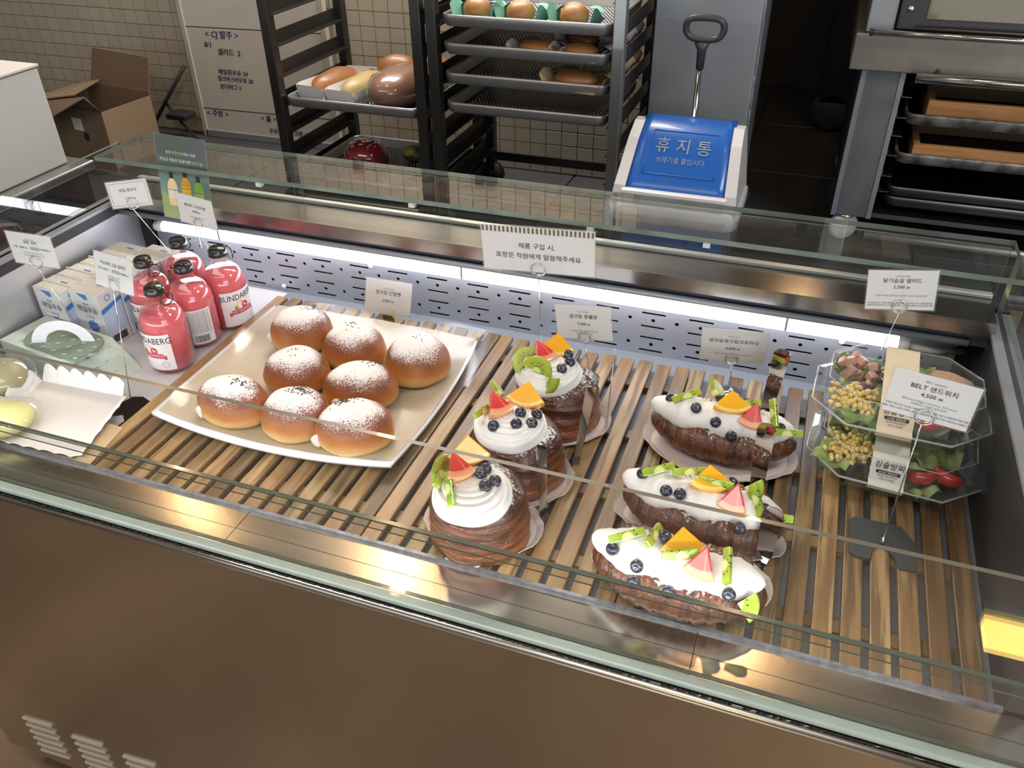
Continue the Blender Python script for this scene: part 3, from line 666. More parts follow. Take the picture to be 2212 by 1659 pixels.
# red glazed cake
t = thing('red_glazed_cake', 'dark red glazed dome cake with white sprinkles', 'cake', (-1.452, 2.50, -.16))
MB().lathe([(0, 0), (.068, 0), (.078, .03), (.076, .07), (.06, .10), (.03, .115), (0, .118)], 28).build('cake_body', pbr('red_glaze', (.22, .022, .03), .12, coat=1), t)
m = MB()
for k in range(60):
    a = random.uniform(0, 2 * pi); r = .055 * math.sqrt(random.random()); z = .119 - r * r * 5.5
    m.box(-.006, .006, -.001, .001, 0, .002, M=Matrix.Translation((r * cos(a), r * sin(a), z)) @ Matrix.Rotation(random.uniform(0, pi), 4, 'Z'))
m.build('sprinkles', WHITE, t)['kind'] = 'stuff'
for k, (x, y, lab) in enumerate(((-1.34, 2.66, 'green bun at the back of the dark tray'), (-1.24, 2.57, 'green bun with a yellow filling on the dark tray'))):
    t = thing('green_bun', lab, 'bun', (x, y, -.16), k, 'green buns on the dark tray')
    MB().sph((0, 0, .025), (.05, .04, .03), 16, 10).build('bun_body', pbr('green_bun_crust', (.05, .06, .02), .5), t)
    MB().sph((-.01, -.02, .035), (.03, .02, .022), 12, 8).build('filling', pbr('yellow_filling', (.30, .28, .08), .5), t)

# doughnuts in mint paper
MINT = pbr('mint_paper', (.22, .52, .42), .7); PINKW = pbr('pink_white_paper', (.55, .45, .48), .7); BEIG = pbr('beige_bread_paper', (.62, .47, .26), .7)
def wrapped(name, lab, grp, cat, x, y, z, rz, crust, paper, br, logo=None):
    t = thing(name, lab, cat, (x, y, z), rz, grp)
    MB().sph((0, -.01, br[2] * .95), br, 18, 12, fn=lambda q: q * (1 + .05 * noise.noise(q * 30 + Vector((x * 9, 0, 0))))).build('bun', crust, t)
    a, b, h = br[0] + .012, br[1] + .012, br[2] * 1.5
    m = MB()
    m.grid(lambda u, v: Vector(((u - .5) * 2.5 * a, b * (.2 + v * 1.0), (h * 1.15 * (1 - v * .1) + .012 * sin(u * 9)) * (.35 + .65 * (1 - abs(u - .5) * 1.2)))), 8, 4)
    m.grid(lambda u, v: Vector((-a * (1 + .25 * v), -b + u * 2 * b, v * h * (1 + .3 * sin(u * 5)))), 6, 3)
    m.grid(lambda u, v: Vector((a * (1 + .35 * v), -b * 1.1 + u * 2.1 * b, v * h * (.8 + .4 * sin(u * 4 + 1)))), 6, 3)
    m.add([(-a, -b * 1.15, .001), (a, -b * 1.15, .001), (a, b, .001), (-a, b, .001)], [(0, 1, 2, 3)])
    m.build('wrapper', paper, t)
    if logo:
        m = MB(); put_text(m, logo, .028, 0, 0, shear=.1); m.build('lettering', INK, t, (.005, b * .62, h * 1.13), (R_(-78), 0, R_(3)))
    return t
for k, x in enumerate((-.985, -.85, -.69)):
    wrapped('wrapped_doughnut', ['leftmost', 'middle', 'rightmost'][k] + ' sugared doughnut in mint green paper on the top tray', 'doughnuts in mint paper', 'doughnut', x, 2.44, .379, R_(-4), DONUT, MINT, (.042, .042, .034))
wrapped('wrapped_bun', 'orange bun in pink-white paper, left of the front pair', 'buns in pink paper', 'bun', -.795, 2.43, .301, R_(-6), BUNO, PINKW, (.055, .040, .020))
wrapped('wrapped_bun', 'orange bun in pink-white paper, right of the front pair', 'buns in pink paper', 'bun', -.665, 2.43, .301, R_(-10), BUNO, PINKW, (.055, .040, .020))
wrapped('wrapped_bun', 'brown bun in pink-white paper behind the front pair', 'buns in pink paper', 'bun', -.69, 2.55, .301, R_(-10), LOAF, PINKW, (.05, .040, .024), '심술')
wrapped('wrapped_pastry', 'brown glazed pastry in beige paper alone on the third tray', None, 'pastry', -.675, 2.43, .216, R_(-8), LOAF, BEIG, (.068, .045, .026), '심술방')
for k, (z, pp, lab) in enumerate(((.216, BEIG, 'beige paper wrapper sticking out at the right rack side'), (.301, PINKW, 'pink paper wrapper sticking out at the right rack side'))):
    o = MB().grid(lambda u, v: Vector((.02 * sin(v * 4), u * .22 - .11, .01 + v * .05 + .008 * sin(u * 14))), 10, 3).build('paper_wrapper', pp, None, (-.575, 2.62, z), (0, 0, R_(-4))); tag(o, lab, 'paper wrapper')

# ------------------------------------------------------------------ grey cabinet, pole, bin, oven
t = thing('grey_cabinet', 'tall grey metal cabinet with peeling film behind the blue bin', 'cabinet', (-.345, 2.62, ZK))
MB().bbox(-.153, .148, 0, .40, .02, 1.9, .004).build('cabinet_body', GREYM, t)
MB().bbox(-.150, .152, -.012, -.001, .06, 1.9, .003).build('cabinet_door', GREYM, t)
m = MB()
for k in range(14):
    z = .1 + k * .11; m.tube([(.1535, .02 + .02 * (k % 3), z), (.1545, .06, z + .10), (.1535, .03 + .03 * (k % 2), z + .19)], .0012, 4)
m.build('film_creases', pbr('film_crease', (.45, .48, .52), .3), t)['kind'] = 'stuff'
MB().box(.1495, .1525, -.01, .06, .03, 1.9).build('film_strip', pbr('pale_film', (.34, .38, .43), .25, coat=.5), t)

t = thing('long_handled_pole', 'dark D-shaped grip on a chrome pole, standing between cabinet and bin', 'pole', (-.328, 2.46, ZK))
MB().tube([(0, 0, .0), (-.002, 0, .575)], .0085, 12).build('chrome_pole', CHROME, t)
MB().tube([(.012, .012, .0), (.010, .012, .40)], .006, 10).build('side_rod', CHROME, t)
MB().tube([(-.002, 0, .565), (-.002, 0, .615), (-.003, 0, .635)], [.011, .013, .022], 12).build('pole_sleeve', pbr('dark_grey_plastic', (.05, .055, .065), .35), t)
pts = []
m = MB()
n = 28
for k in range(n):
    a = 2 * pi * k / n; c, s_ = cos(a), sin(a); e = .55
    pts.append(Vector((math.copysign(abs(c) ** e, c) * .052 * (1 - .10 * (s_ < 0) * abs(s_)), -.004 * s_, .672 + math.copysign(abs(s_) ** .8, s_) * (.028 if s_ > 0 else .030))))
vs = []; K = 8
for k in range(n):
    d = (pts[(k + 1) % n] - pts[k - 1]).normalized(); a_ = Vector((0, 1, 0)); b_ = d.cross(a_)
    for j in range(K): vs.append(pts[k] + a_ * .009 * cos(2 * pi * j / K) + b_ * .0095 * sin(2 * pi * j / K))
m.add(vs, [(k * K + j, k * K + (j + 1) % K, ((k + 1) % n) * K + (j + 1) % K, ((k + 1) % n) * K + j) for k in range(n) for j in range(K)], 0, True)
m.build('grip', MATS['dark_grey_plastic'], t)
MB().lathe([(0, 0), (.06, 0), (.06, .02), (.012, .05)], 16).build('pole_foot', MATS['dark_grey_plastic'], t)

# swing-lid bin
BLUEP = pbr('blue_plastic', (.012, .125, .52), .32, coat=.2)
t = thing('waste_bin', 'blue and white swing-lid waste bin with a clear bag over its rim', 'bin', (-.325, 2.30, ZK))
def rrect(hx, hy, r, n=5):
    return [(sx * (hx - r) + r * cos(R_(a0 + q * 90 / n)), sy * (hy - r) + r * sin(R_(a0 + q * 90 / n))) for (sx, sy, a0) in ((1, 1, 0), (-1, 1, 90), (-1, -1, 180), (1, -1, 270)) for q in range(n + 1)]
def loft(m, secs, mi=0, cap=True, sm=True):
    n = len(secs[0]); m.add([p for s_ in secs for p in s_], [(i * n + j, i * n + (j + 1) % n, (i + 1) * n + (j + 1) % n, (i + 1) * n + j) for i in range(len(secs) - 1) for j in range(n)], mi, sm)
    if cap: m.add(secs[0], [tuple(range(n))[::-1]], mi); m.add(secs[-1], [tuple(range(n))], mi)
    return m
sec = lambda hx, hy, r, z, dy=0: [Vector((x, y + dy, z)) for x, y in rrect(hx, hy, r)]
loft(MB(), [sec(.125, .10, .03, .0), sec(.155, .125, .035, .22)]).build('bin_body', BLUEP, t)
for k in range(5): MB().box(-.10 + k * .05 - .001, -.10 + k * .05 + .001, -.127, -.115, .03, .20).build('body_rib', BLUEP, t)
loft(MB(), [sec(.176, .135, .04, .215), sec(.180, .140, .04, .22), sec(.180, .140, .04, .26), sec(.172, .132, .04, .268)]).build('rim_band', WHITE, t)
# hood: two side cheeks, front and back bars framing the sloped opening
def prof(t_):   # hood outline, y,z from front lip over the top to the back
    return [(-.128, .262), (-.130, .275), (-.115, .31), (-.02, .415), (.035, .447), (.075, .445), (.105, .42), (.125, .265)]
P = prof(0)
for sx in (-1, 1):
    m = MB(); x0, x1 = sorted((sx * .172, sx * .140)); x2, x3 = sorted((sx * .150, sx * .128))
    q = [Vector((x0, y, z)) for y, z in P] + [Vector((x1, y, z)) for y, z in P]
    f = 1 - 0.0
    q = [Vector((v.x * (1 - .12 * max(0, (v.z - .27) / .18)), v.y, v.z)) for v in q]
    n = len(P); m.add(q, [tuple(range(n)), tuple(range(n, 2 * n))[::-1]] + [(i, (i + 1) % n, n + (i + 1) % n, n + i) for i in range(n)])
    m.build('hood_cheek', WHITE, t)
MB().bbox(-.145, .145, -.134, -.105, .262, .305, .008).build('front_bar', WHITE, t)
MB().bbox(-.145, .145, .10, .126, .262, .40, .006).build('rear_panel', WHITE, t)
lid = MB().grid(lambda u, v: Vector(((u - .5) * 2 * (.139 - .014 * v), -.113 + .205 * v - .0 , .300 + .150 * (sin(v * pi / 2 * 1.05)) + .002)), 10, 12, thick=.008).build('swing_lid', BLUEP, t)
def lidp(u, v, up=.0): return Vector(((u - .5) * 2 * (.139 - .014 * v), -.113 + .205 * v, .300 + .150 * sin(v * pi / 2 * 1.05) + .002 + up)) 
m = MB()
for (a, b, c, d) in ((.14, .15, .86, .15), (.86, .15, .84, .62), (.84, .62, .16, .62), (.16, .62, .14, .15)):
    m.tube([lidp(a + (c - a) * k / 6, b + (d - b) * k / 6, .0005) for k in range(7)], .0018, 6)
m.build('lid_groove', pbr('blue_plastic_edge', (.02, .16, .58), .3), lid)
m = MB()

m = MB()
def on_lid(p):   # p.x across (m from centre), p.z up the slope (m from the front)
    return lidp(.5 + p.x / .26, p.z / .26, .0025)
put_text(m, '휴 지 통', .046, 0, .110, fn=on_lid); put_text(m, '쓰레기를 줄입시다.', .017, 0, .072, fn=on_lid)
m.build('lettering', pbr('silver_print', (.50, .55, .60), .3, .4), lid)
MB().grid(lambda u, v: (lambda a: Vector((.186 * max(-1, min(1, 1.25 * cos(a))) * (1 - .08 * v), .146 * max(-1, min(1, 1.25 * sin(a))) * (1 - .08 * v), .245 - .10 * v + .012 * sin(a * 9) * v)))(u * 2 * pi), 48, 5).build('plastic_bag', PLASTC, t)

# deck oven on a stand
OX = 0; OY = 2.7
ov = thing('deck_oven', 'stainless deck oven with a chrome door bar above an open tray stand', 'oven', (.10, OY, ZK))
z_ = lambda z: z - ZK
x_ = lambda x: x - .10
MB().bbox(x_(.104), x_(.224), 0, .05, z_(-.19), z_(.262), .003).build('stand_leg', LEGM, ov)
for a in (.104, .210): MB().box(x_(a), x_(a + .014), -.004, 0, z_(-.19), z_(.262)).build('leg_edge', pbr('leg_edge_metal', (.30, .33, .38), .35, .5), ov)
MB().box(x_(.104), x_(.110), .05, .75, z_(-.17), z_(.262)).build('stand_side', pbr('dark_side', (.03, .03, .033), .6), ov)
MB().bbox(x_(1.15), x_(1.27), 0, .05, z_(-.19), z_(.262), .003).build('stand_leg', LEGM, ov)
MB().box(x_(.224), x_(1.15), .70, .72, z_(-.17), z_(.262)).build('stand_back', DARK, ov)
MB().box(x_(.224), x_(1.15), .0, .72, z_(-.185), z_(-.17)).build('stand_floor', STEELD, ov)
MB().tube([(x_(.22), .02, z_(-.255)), (x_(1.2), .02, z_(-.255))], .012, 10).build('stand_rail', pbr('rail_metal', (.42, .44, .42), .35, .6), ov)
for z in (.18, .12, .065, .005, -.06, -.11): MB().box(x_(.226), x_(.258), .03, .70, z_(z), z_(z) + .003).box(x_(.226), x_(.229), .03, .70, z_(z), z_(z) + .02).build('tray_runner', STEELD, ov)
MB().bbox(x_(.066), x_(1.30), -.03, .70, z_(.262), z_(.362), .004).build('lower_apron', APR, ov)
MB().bbox(x_(.09), x_(.162), -.02, .70, z_(.364), z_(1.1), .003).build('corner_post', GREYM, ov)
MB().box(x_(.163), x_(1.25), .0, .70, z_(.364), z_(1.1)).build('oven_body', DARK, ov)
d = MB().bbox(x_(.166), x_(1.2), -.035, -.005, z_(.378), z_(.75), .004).build('oven_door', pbr('black_enamel', (.03, .032, .035), .3), ov)
MB().bbox(x_(.235), x_(1.13), -.040, -.034, z_(.408), z_(.70), .003).build('door_window', pbr('warm_door_glass', (.20, .18, .12), .08, coat=1), d)
MB().lathe([(0, .004), (.006, .004), (.009, .002), (.009, 0)], 14, M=Matrix.Rotation(R_(90), 4, 'X')).build('door_screw', CHROME, d, (x_(.192), -.036, z_(.432)))
MB().tube([(x_(.215), -.05, z_(.386)), (x_(1.1), -.05, z_(.386))], .005, 10).build('door_trim', STEELD, d)
MB().tube([(x_(.107), -.062, z_(.372)), (x_(1.2), -.062, z_(.372))], .0085, 14).build('door_bar', CHROME, ov)
MB().tube([(x_(.245), -.07, z_(.262)), (x_(1.2), -.07, z_(.262))], .0135, 16).build('drawer_bar', CHROME, ov)
for x in (.30, 1.1): MB().tube([(x_(x), -.07, z_(.262)), (x_(x), -.03, z_(.275))], .006, 8).build('bar_bracket', STEELD, ov)
MB().tube([(x_(.107), -.062, z_(.372)), (x_(.10), -.062, z_(.372))], .0095, 12).build('bar_end', BLACK, ov)
cw = MB().lathe([(.004, -.016), (.038, -.016), (.046, -.008), (.046, .008), (.038, .016), (.004, .016)], 24, M=Matrix.Rotation(R_(90), 4, 'X') @ Matrix.Rotation(R_(25), 4, 'Y')).mesh('caster_wheel', WHITE)
for k, (x, y) in enumerate(((.150, .03), (1.21, .03), (1.21, .66), (.150, .66))):
    part('caster_wheel', cw, ov, (x_(x), y, .046))
    MB().lathe([(.004, .0), (.030, .0), (.034, .006), (.020, .010)], 18).build('caster_plate', GOLD, ov, (x_(x), y, .083))
OT = pbr('old_tray_metal', (.30, .30, .29), .5, .6, var=.9, vscale=22, vcol=(.05, .045, .04), detail=5)
DT = pbr('dark_tray_metal', (.03, .032, .037), .35, .8)
for k, (z, mt, lab) in enumerate(((.138, OT, 'stained grey baking tray, upper one in the oven stand'), (.020, OT, 'stained grey baking tray, middle one in the oven stand'),
                                  (-.085, DT, 'black baking tray, lower one in the oven stand'), (-.118, DT, 'black baking tray, bottom one in the oven stand'))):
    t = thing('oven_tray', lab, 'tray', (.255 + .30, OY + .24, z), 0, 'trays in the oven stand')
    tray_mesh(.60, .44, .030).build('tray_pan', [mt if k < 2 else STEELD, DT], t)
for k, (x, z, h, lab) in enumerate(((.575, .11, .068, 'orange wooden baking frame on the upper oven tray'), (.565, -.008, .055, 'orange wooden baking frame on the middle oven tray'))):
    t = thing('baking_mould', lab, 'baking mould', (x, OY + .19, z), 0, 'wooden baking moulds')
    w = .27; dd = .16
    MB().bbox(-w, w, -dd, -dd + .02, 0, h, .002).build('front_board', WOODO, t); MB().bbox(-w, w, dd - .02, dd, 0, h + .03, .002).build('rear_board', pbr('brown_frame_wood', (.16, .10, .045), .7, var=.5, vscale=12), t)
    MB().bbox(-w, -w + .02, -dd + .02, dd - .02, 0, h, .002).build('side_board', WOODO, t); MB().bbox(w - .02, w, -dd + .02, dd - .02, 0, h, .002).build('side_board', WOODO, t)
t = thing('rolling_cart', 'dark rolling stand with a big wheel in the dark passage', 'cart', (-.06, 3.85, ZK))
MB().lathe([(.01, -.02), (.07, -.02), (.085, -.01), (.085, .01), (.07, .02), (.01, .02)], 24, M=Matrix.Rotation(R_(90), 4, 'X')).build('wheel', pbr('dark_wheel', (.05, .05, .052), .5), t, (.12, 0, .085))
MB().bbox(.06, .50, -.02, .4, .12, 1.2, .004).build('cart_body', DARK, t)

# ------------------------------------------------------------------ plate of sugared buns
PZ = .0215
t = thing('serving_plate', 'white square plate with upturned corners on the left slat deck', 'plate', (-.766, 1.076, PZ), R_(1.0))
def plate_s(u, v, up=0, sc=1.0):
    a, b = (u - .5) * 2, (v - .5) * 2
    x = a * (.229 + .010 * (1 - b * b)) * sc; y = b * (.196 + .020 * (1 - a * a)) * sc
    z = .006 + .006 * max(abs(a), abs(b)) ** 5 + .007 * (abs(a) * abs(b)) ** 2.0 + up
    return Vector((x, y, z))
MB().grid(lambda u, v: plate_s(u, v), 28, 24, thick=.006).build('plate_body', pbr('white_porcelain', (.84, .85, .87), .12, coat=.5), t)
PARCH = pbr('parchment_paper', (.50, .415, .30), .5, var=.15, vscale=6, vcol=(.45, .37, .265))
o = MB().grid(lambda u, v: Vector((-.766, 1.076, PZ)) + Matrix.Rotation(R_(1.0), 3, 'Z') @ (plate_s(.018 + u * .972, .02 + v * .98, .0015) + Vector((.0, .004, .0008 * sin(u * 23 + v * 9)))), 28, 24).build('parchment_sheet', PARCH)
tag(o, 'beige parchment sheet lining the white plate under the buns', 'paper')
o = MB().grid(lambda u, v: Vector((-.762, 1.078, PZ)) + Matrix.Rotation(R_(3.0), 3, 'Z') @ (plate_s(-.02 + u * 1.07, .03 + v * 1.02, .0042, 1.0) + Vector((.006, .004, .0012 * sin(u * 31 + v * 13) + .004 * (u > .97)))), 30, 26).build('plastic_film', FILM)
tag(o, 'clear plastic film sheet over the parchment, corners past the plate', 'plastic sheet')
def bun_mesh(seed, a, b, h):
    off = Vector((seed * 3.7, seed * 1.3, 0))
    def f(q):
        d = Vector((q.x / a, q.y / b, q.z / h)); k = 1 + .045 * noise.noise(d * 1.6 + off) + .012 * noise.noise(d * 5 + off)
        z = q.z * k
        if z < -h * .50: z = -h * .50 - (abs(z) - h * .5) * .12
        bul = 1 + .05 * max(0, 1 - abs(q.z / h + .25) * 3)
        return Vector((q.x * k * bul, q.y * k * bul, z + h * .52))
    return MB().sph((0, 0, 0), (a, b, h), 36, 26, fn=f), f
buns = [('A', -.867, 1.172, .060, .053, .050, 20, 'rearmost sugared bun on the plate, nearest the bottles'),
        ('B', -.742, 1.152, .060, .055, .048, 0, 'sugared bun at the middle of the rear row'),
        ('C', -.608, 1.148, .060, .060, .050, 40, 'sugared bun at the right end of the rear row'),
        ('D', -.802, 1.047, .060, .054, .046, 8, 'plain sugared bun left in the middle row'),
        ('E', -.668, 1.040, .067, .052, .046, 14, 'wide sugared bun right in the middle row, cream dab on its side'),
        ('F', -.857, .930, .067, .050, .046, -6, 'sugared bun at the left end of the front row'),
        ('G', -.732, .932, .060, .054, .047, 4, 'sugared bun in the middle of the front row, thick with black seeds'),
        ('H', -.622, .934, .064, .054, .047, 24, 'sugared bun at the right end of the front row, nearest the glass')]
CREAMY = pbr('bun_cream', (.78, .68, .62), .35)
for k, (n_, x, y, a, b, h, rz, lab) in enumerate(buns):
    t = thing('sugared_bun', lab, 'bun', (x, y, PZ + .0115), R_(rz), 'sugared buns on the plate')
    mb, f = bun_mesh(k + 1, a, b, h); mb.build('bun_body', BUN, t)
    m = MB(); cnt = [34, 16, 7, 8, 22, 46, 90, 60][k]; cx, cy = [(.4, .3), (-.1, .2), (.1, 0), (0, 0), (.3, .4), (.35, .2), (.15, .3), (-.25, .35)][k]
    for _ in range(cnt):
        u, v = random.gauss(cx, .17), random.gauss(cy, .15)
        if u * u + v * v > .8: continue
        q = f(Vector((u * a, v * b, h * math.sqrt(max(0, 1 - u * u - v * v))))); nn = Vector((u / a, v / b, math.sqrt(max(.05, 1 - u * u - v * v)) / h))
        m.sph(q + nn.normalized() * .0004, (.0017, .0009, .0007), 6, 4, M=(rot_to(nn) @ Matrix.Rotation(random.uniform(0, 3), 3, 'Z')))
    m.build('sesame_seeds', SESAME, t)['kind'] = 'stuff'
    if k in (0, 4, 5, 7):
        u, v = {0: (-.93, -.25), 4: (-.45, -.86), 5: (-.55, -.78), 7: (-.9, -.4)}[k]
        q = f(Vector((u * a, v * b, -.1 * h)))
        MB().sph(q, (.010, .007, .012), 10, 7, fn=lambda w: w * (1 + .3 * noise.noise(w * 150))).build('cream_dab', CREAMY, t)

# ------------------------------------------------------------------ cream pastries with fruit
def sector(R0, th, a0, a1, rind=.86, n=10):
    m = MB(); pts = [(0, 0)] + [(R0 * cos(a0 + (a1 - a0) * k / n), R0 * sin(a0 + (a1 - a0) * k / n)) for k in range(n + 1)]
    bm = bmesh.new(); vs = [bm.verts.new((x, y, -th / 2)) for x, y in pts]; f = bm.faces.new(vs)
    r = bmesh.ops.extrude_face_region(bm, geom=[f]); bmesh.ops.translate(bm, vec=(0, 0, th), verts=[g for g in r['geom'] if isinstance(g, bmesh.types.BMVert)])
    bmesh.ops.recalc_face_normals(bm, faces=bm.faces[:]); bmesh.ops.bevel(bm, geom=[e for e in bm.edges], offset=th * .14, segments=2, affect='EDGES', profile=.6)
    bm.verts.index_update(); m.add([q.co.copy() for q in bm.verts], [[q.index for q in ff.verts] for ff in bm.faces], 0, False); bm.free()
    return m
KM = sector(.026, .0075, 0, pi).mesh('kiwi_slice', KIWI)
KM2 = sector(.027, .0085, -.8, .8).mesh('kiwi_slice', KIWI)
KS = MB().bbox(-.0245, .0245, -.002, .009, -.0035, .0035, .0012).mesh('kiwi_slice', KIWI)
OM = sector(.044, .014, -pi / 2 - .78, -pi / 2 + .78).mesh('orange_wedge', ORANGE)
GM = sector(.045, .017, -pi / 2 - .50, -pi / 2 + .50).mesh('grapefruit_wedge', GRAPE)
def bb_f(q):
    r = .0079; d = math.hypot(q.x, q.y)
    if q.z > r * .6: q = Vector((q.x, q.y, q.z - max(0, .0022 - abs(d - .0028) * .9) * 0 - (.0026 if d < .0026 else 0)))
    return q
BBM = MB().sph((0, 0, 0), (.0090, .0090, .0082), 16, 12, fn=bb_f).mesh('blueberry', BLUE)
SKIN = pbr('pastry_inside', (.62, .36, .14), .6)
def fruit(t, kind, x, y, z, rot):
    me = {'k': KM, 'k2': KM2, 'ks': KS, 'o': OM, 'g': GM, 'b': BBM}[kind]
    nm = {'k': 'kiwi_slice', 'k2': 'kiwi_slice', 'ks': 'kiwi_slice', 'o': 'orange_wedge', 'g': 'grapefruit_wedge', 'b': 'blueberry'}[kind]
    return part(nm, me, t, (x, y, z), [R_(a) for a in rot])
def paper_tray(lab, x, y, rx_, ry_, rz, z=.0212):
    t = thing('paper_tray', lab, 'paper tray', (x, y, z), R_(rz), 'paper trays under the pastries')
    n = 40
    def rim(k, s, zz):
        a = 2 * pi * k / n; fl = 1 + .05 * (cos(4 * a) > .2); return Vector((rx_ * s * fl * cos(a), ry_ * s * fl * sin(a), zz))
    vs = [rim(k, .88, .0005) for k in range(n)] + [rim(k, 1.0, .009) for k in range(n)] + [rim(k, 1.005, .008) for k in range(n)] + [rim(k, .885, -.0003) for k in range(n)]
    fs = [tuple(range(n))] + [(i * n + j, i * n + (j + 1) % n, (i + 1) * n + (j + 1) % n, (i + 1) * n + j) for i in range(3) for j in range(n)]
    MB().add(vs, fs).build('tray_sheet', PINKP, t)
    MB().add([(-.03, -ry_ * 1.0, .006), (.03, -ry_ * 1.0, .006), (.024, -ry_ * 1.14, .004), (-.024, -ry_ * 1.14, .004)], [(0, 1, 2, 3)]).build('tray_tab', PINKP, t)
    return t
def round_pastry(lab, x, y, r, cdx, cdy, fr, rz=0, seed=0):
    t = thing('cream_pastry', lab, 'pastry', (x, y, .0222), 0, 'round cream pastries')
    h = .092
    def f(q, a):
        k = 1 + .045 * noise.noise(Vector((cos(a) * 1.5 + seed * 5, sin(a) * 1.5, q.z * 20))) + .022 * sin((q.z * 260 + a * .9)) * (q.z > .004) + .02 * noise.noise(Vector((cos(a) * 5, sin(a) * 5 + seed, q.z * 60)))
        return Vector((q.x * k, q.y * k, q.z + .006 * noise.noise(Vector((q.x * 30, q.y * 30, seed * 2)))))
    prof_ = [(0, 0), (r * .93, 0)] + [(r * (1.0 - .06 * (k / 20) ** 2), .003 + k * (h - .024) / 20) for k in range(21)] + [(r * .88, h - .014), (r * .80, h - .006), (r * .66, h - .0), (r * .45, h + .002), (0, h + .002)]
    MB().lathe(prof_, 56, fn=f).build('pastry_body', PASTRY, t)
    rc = .056
    def fc(q, a):
        d = math.hypot(q.x, q.y) / rc; g = .0022 * sin(14 * (a + d * 2.4) ) * min(1, (1 - abs(d - .6) * 1.2)) if d > .15 else 0
        ring_ = .0013 * math.copysign(abs(sin(d * 44 + a * 1.0 + 2.0 * sin(a))) ** .7, sin(d * 44 + a + 2.0 * sin(a))) * (.4 + .6 * d)
        s_ = 1 + .05 * noise.noise(Vector((cos(a) * 1.2 + seed, sin(a) * 1.2, 0)))
        k_ = 1 + (ring_ / rc * 1.0 if d > .25 else 0); return Vector((q.x * s_ * k_, q.y * s_ * k_, q.z + ring_ * (d > .25)))
    cp = [(rc * .84, h - .014), (rc * .97, h - .006)] + [(rc * cos(q_ * pi / 2 / 46), h + .034 * sin(q_ * pi / 2 / 46) ** .9) for q_ in range(46)] + [(0, h + .034)]
    MB().lathe(cp, 84, (cdx, cdy, 0), fn=fc).build('whipped_cream', CREAM, t)
    for kind, dx, dy, dz, rot in fr:
        d2 = ((dx - cdx) ** 2 + (dy - cdy) ** 2) / rc ** 2 if kind not in 'og' else 0
        fruit(t, kind, dx, dy, h + .036 - .018 * d2 + dz, rot)
    return t
for lab, x, y, rz in (('pinkish paper tray under the rearmost round pastry', -.325, 1.112, 0), ('pinkish paper tray under the middle round pastry', -.343, .948, 0), ('pinkish paper tray under the round pastry nearest the glass', -.352, .826, 0)):
    paper_tray(lab, x, y, .088 if y > .83 else .086, .084 if y > .83 else .076, rz)
round_pastry('rearmost round brown pastry, cream top with kiwi in front of the grapefruit', -.328, 1.115, .074, -.013, -.012,
    [('k', -.045, -.026, 0, (35, -30, 60)), ('k', -.022, -.047, .000, (60, 10, -10)), ('k2', .000, -.052, .0, (70, 20, -50)), ('o', -.012, .040, .016, (34, 0, 10)), ('g', -.042, .004, .016, (28, 4, 54)),
     ('b', -.012, .020, .002, (0, 0, 0)), ('b', .006, .020, .002, (30, 20, 0)), ('b', .014, .012, .004, (50, 0, 0)), ('b', .022, -.004, .001, (30, 40, 0)), ('b', .015, -.028, 0, (40, 10, 0))], seed=1)
round_pastry('middle round brown pastry, orange wedge standing up behind the grapefruit', -.344, .955, .074, -.008, -.008,
    [('ks', -.046, -.022, .004, (60, 15, 80)), ('k2', -.036, .020, .010, (60, 0, 120)), ('o', .004, .048, .016, (34, 0, 4)), ('g', -.044, .004, .016, (26, 4, 50)), ('b', -.022, -.043, -.001, (30, 0, 0)),
     ('b', .010, -.032, 0, (50, 0, 0)), ('b', .009, -.009, .001, (20, 30, 0)), ('b', .030, -.018, 0, (40, 0, 0)), ('b', .030, .004, 0, (10, 20, 0)), ('b', -.036, .012, .004, (0, 0, 0))], seed=2)
round_pastry('round brown pastry nearest the front glass, two kiwi slices at its left', -.352, .812, .073, .002, -.026,
    [('k', -.042, -.018, 0, (75, 0, 80)), ('ks', -.038, -.034, .006, (40, 0, 100)), ('ks', -.020, -.056, .003, (40, 30, -62)), ('o', -.026, .032, .020, (34, 0, 24)), ('g', -.036, -.006, .016, (22, 4, 46)),
     ('b', .006, .010, .001, (0, 0, 0)), ('b', .013, -.002, .001, (30, 20, 0)), ('b', .012, -.016, .002, (30, 0, 0)), ('b', .033, -.018, 0, (40, 10, 0)), ('b', .025, -.034, 0, (40, 20, 0))], seed=3)

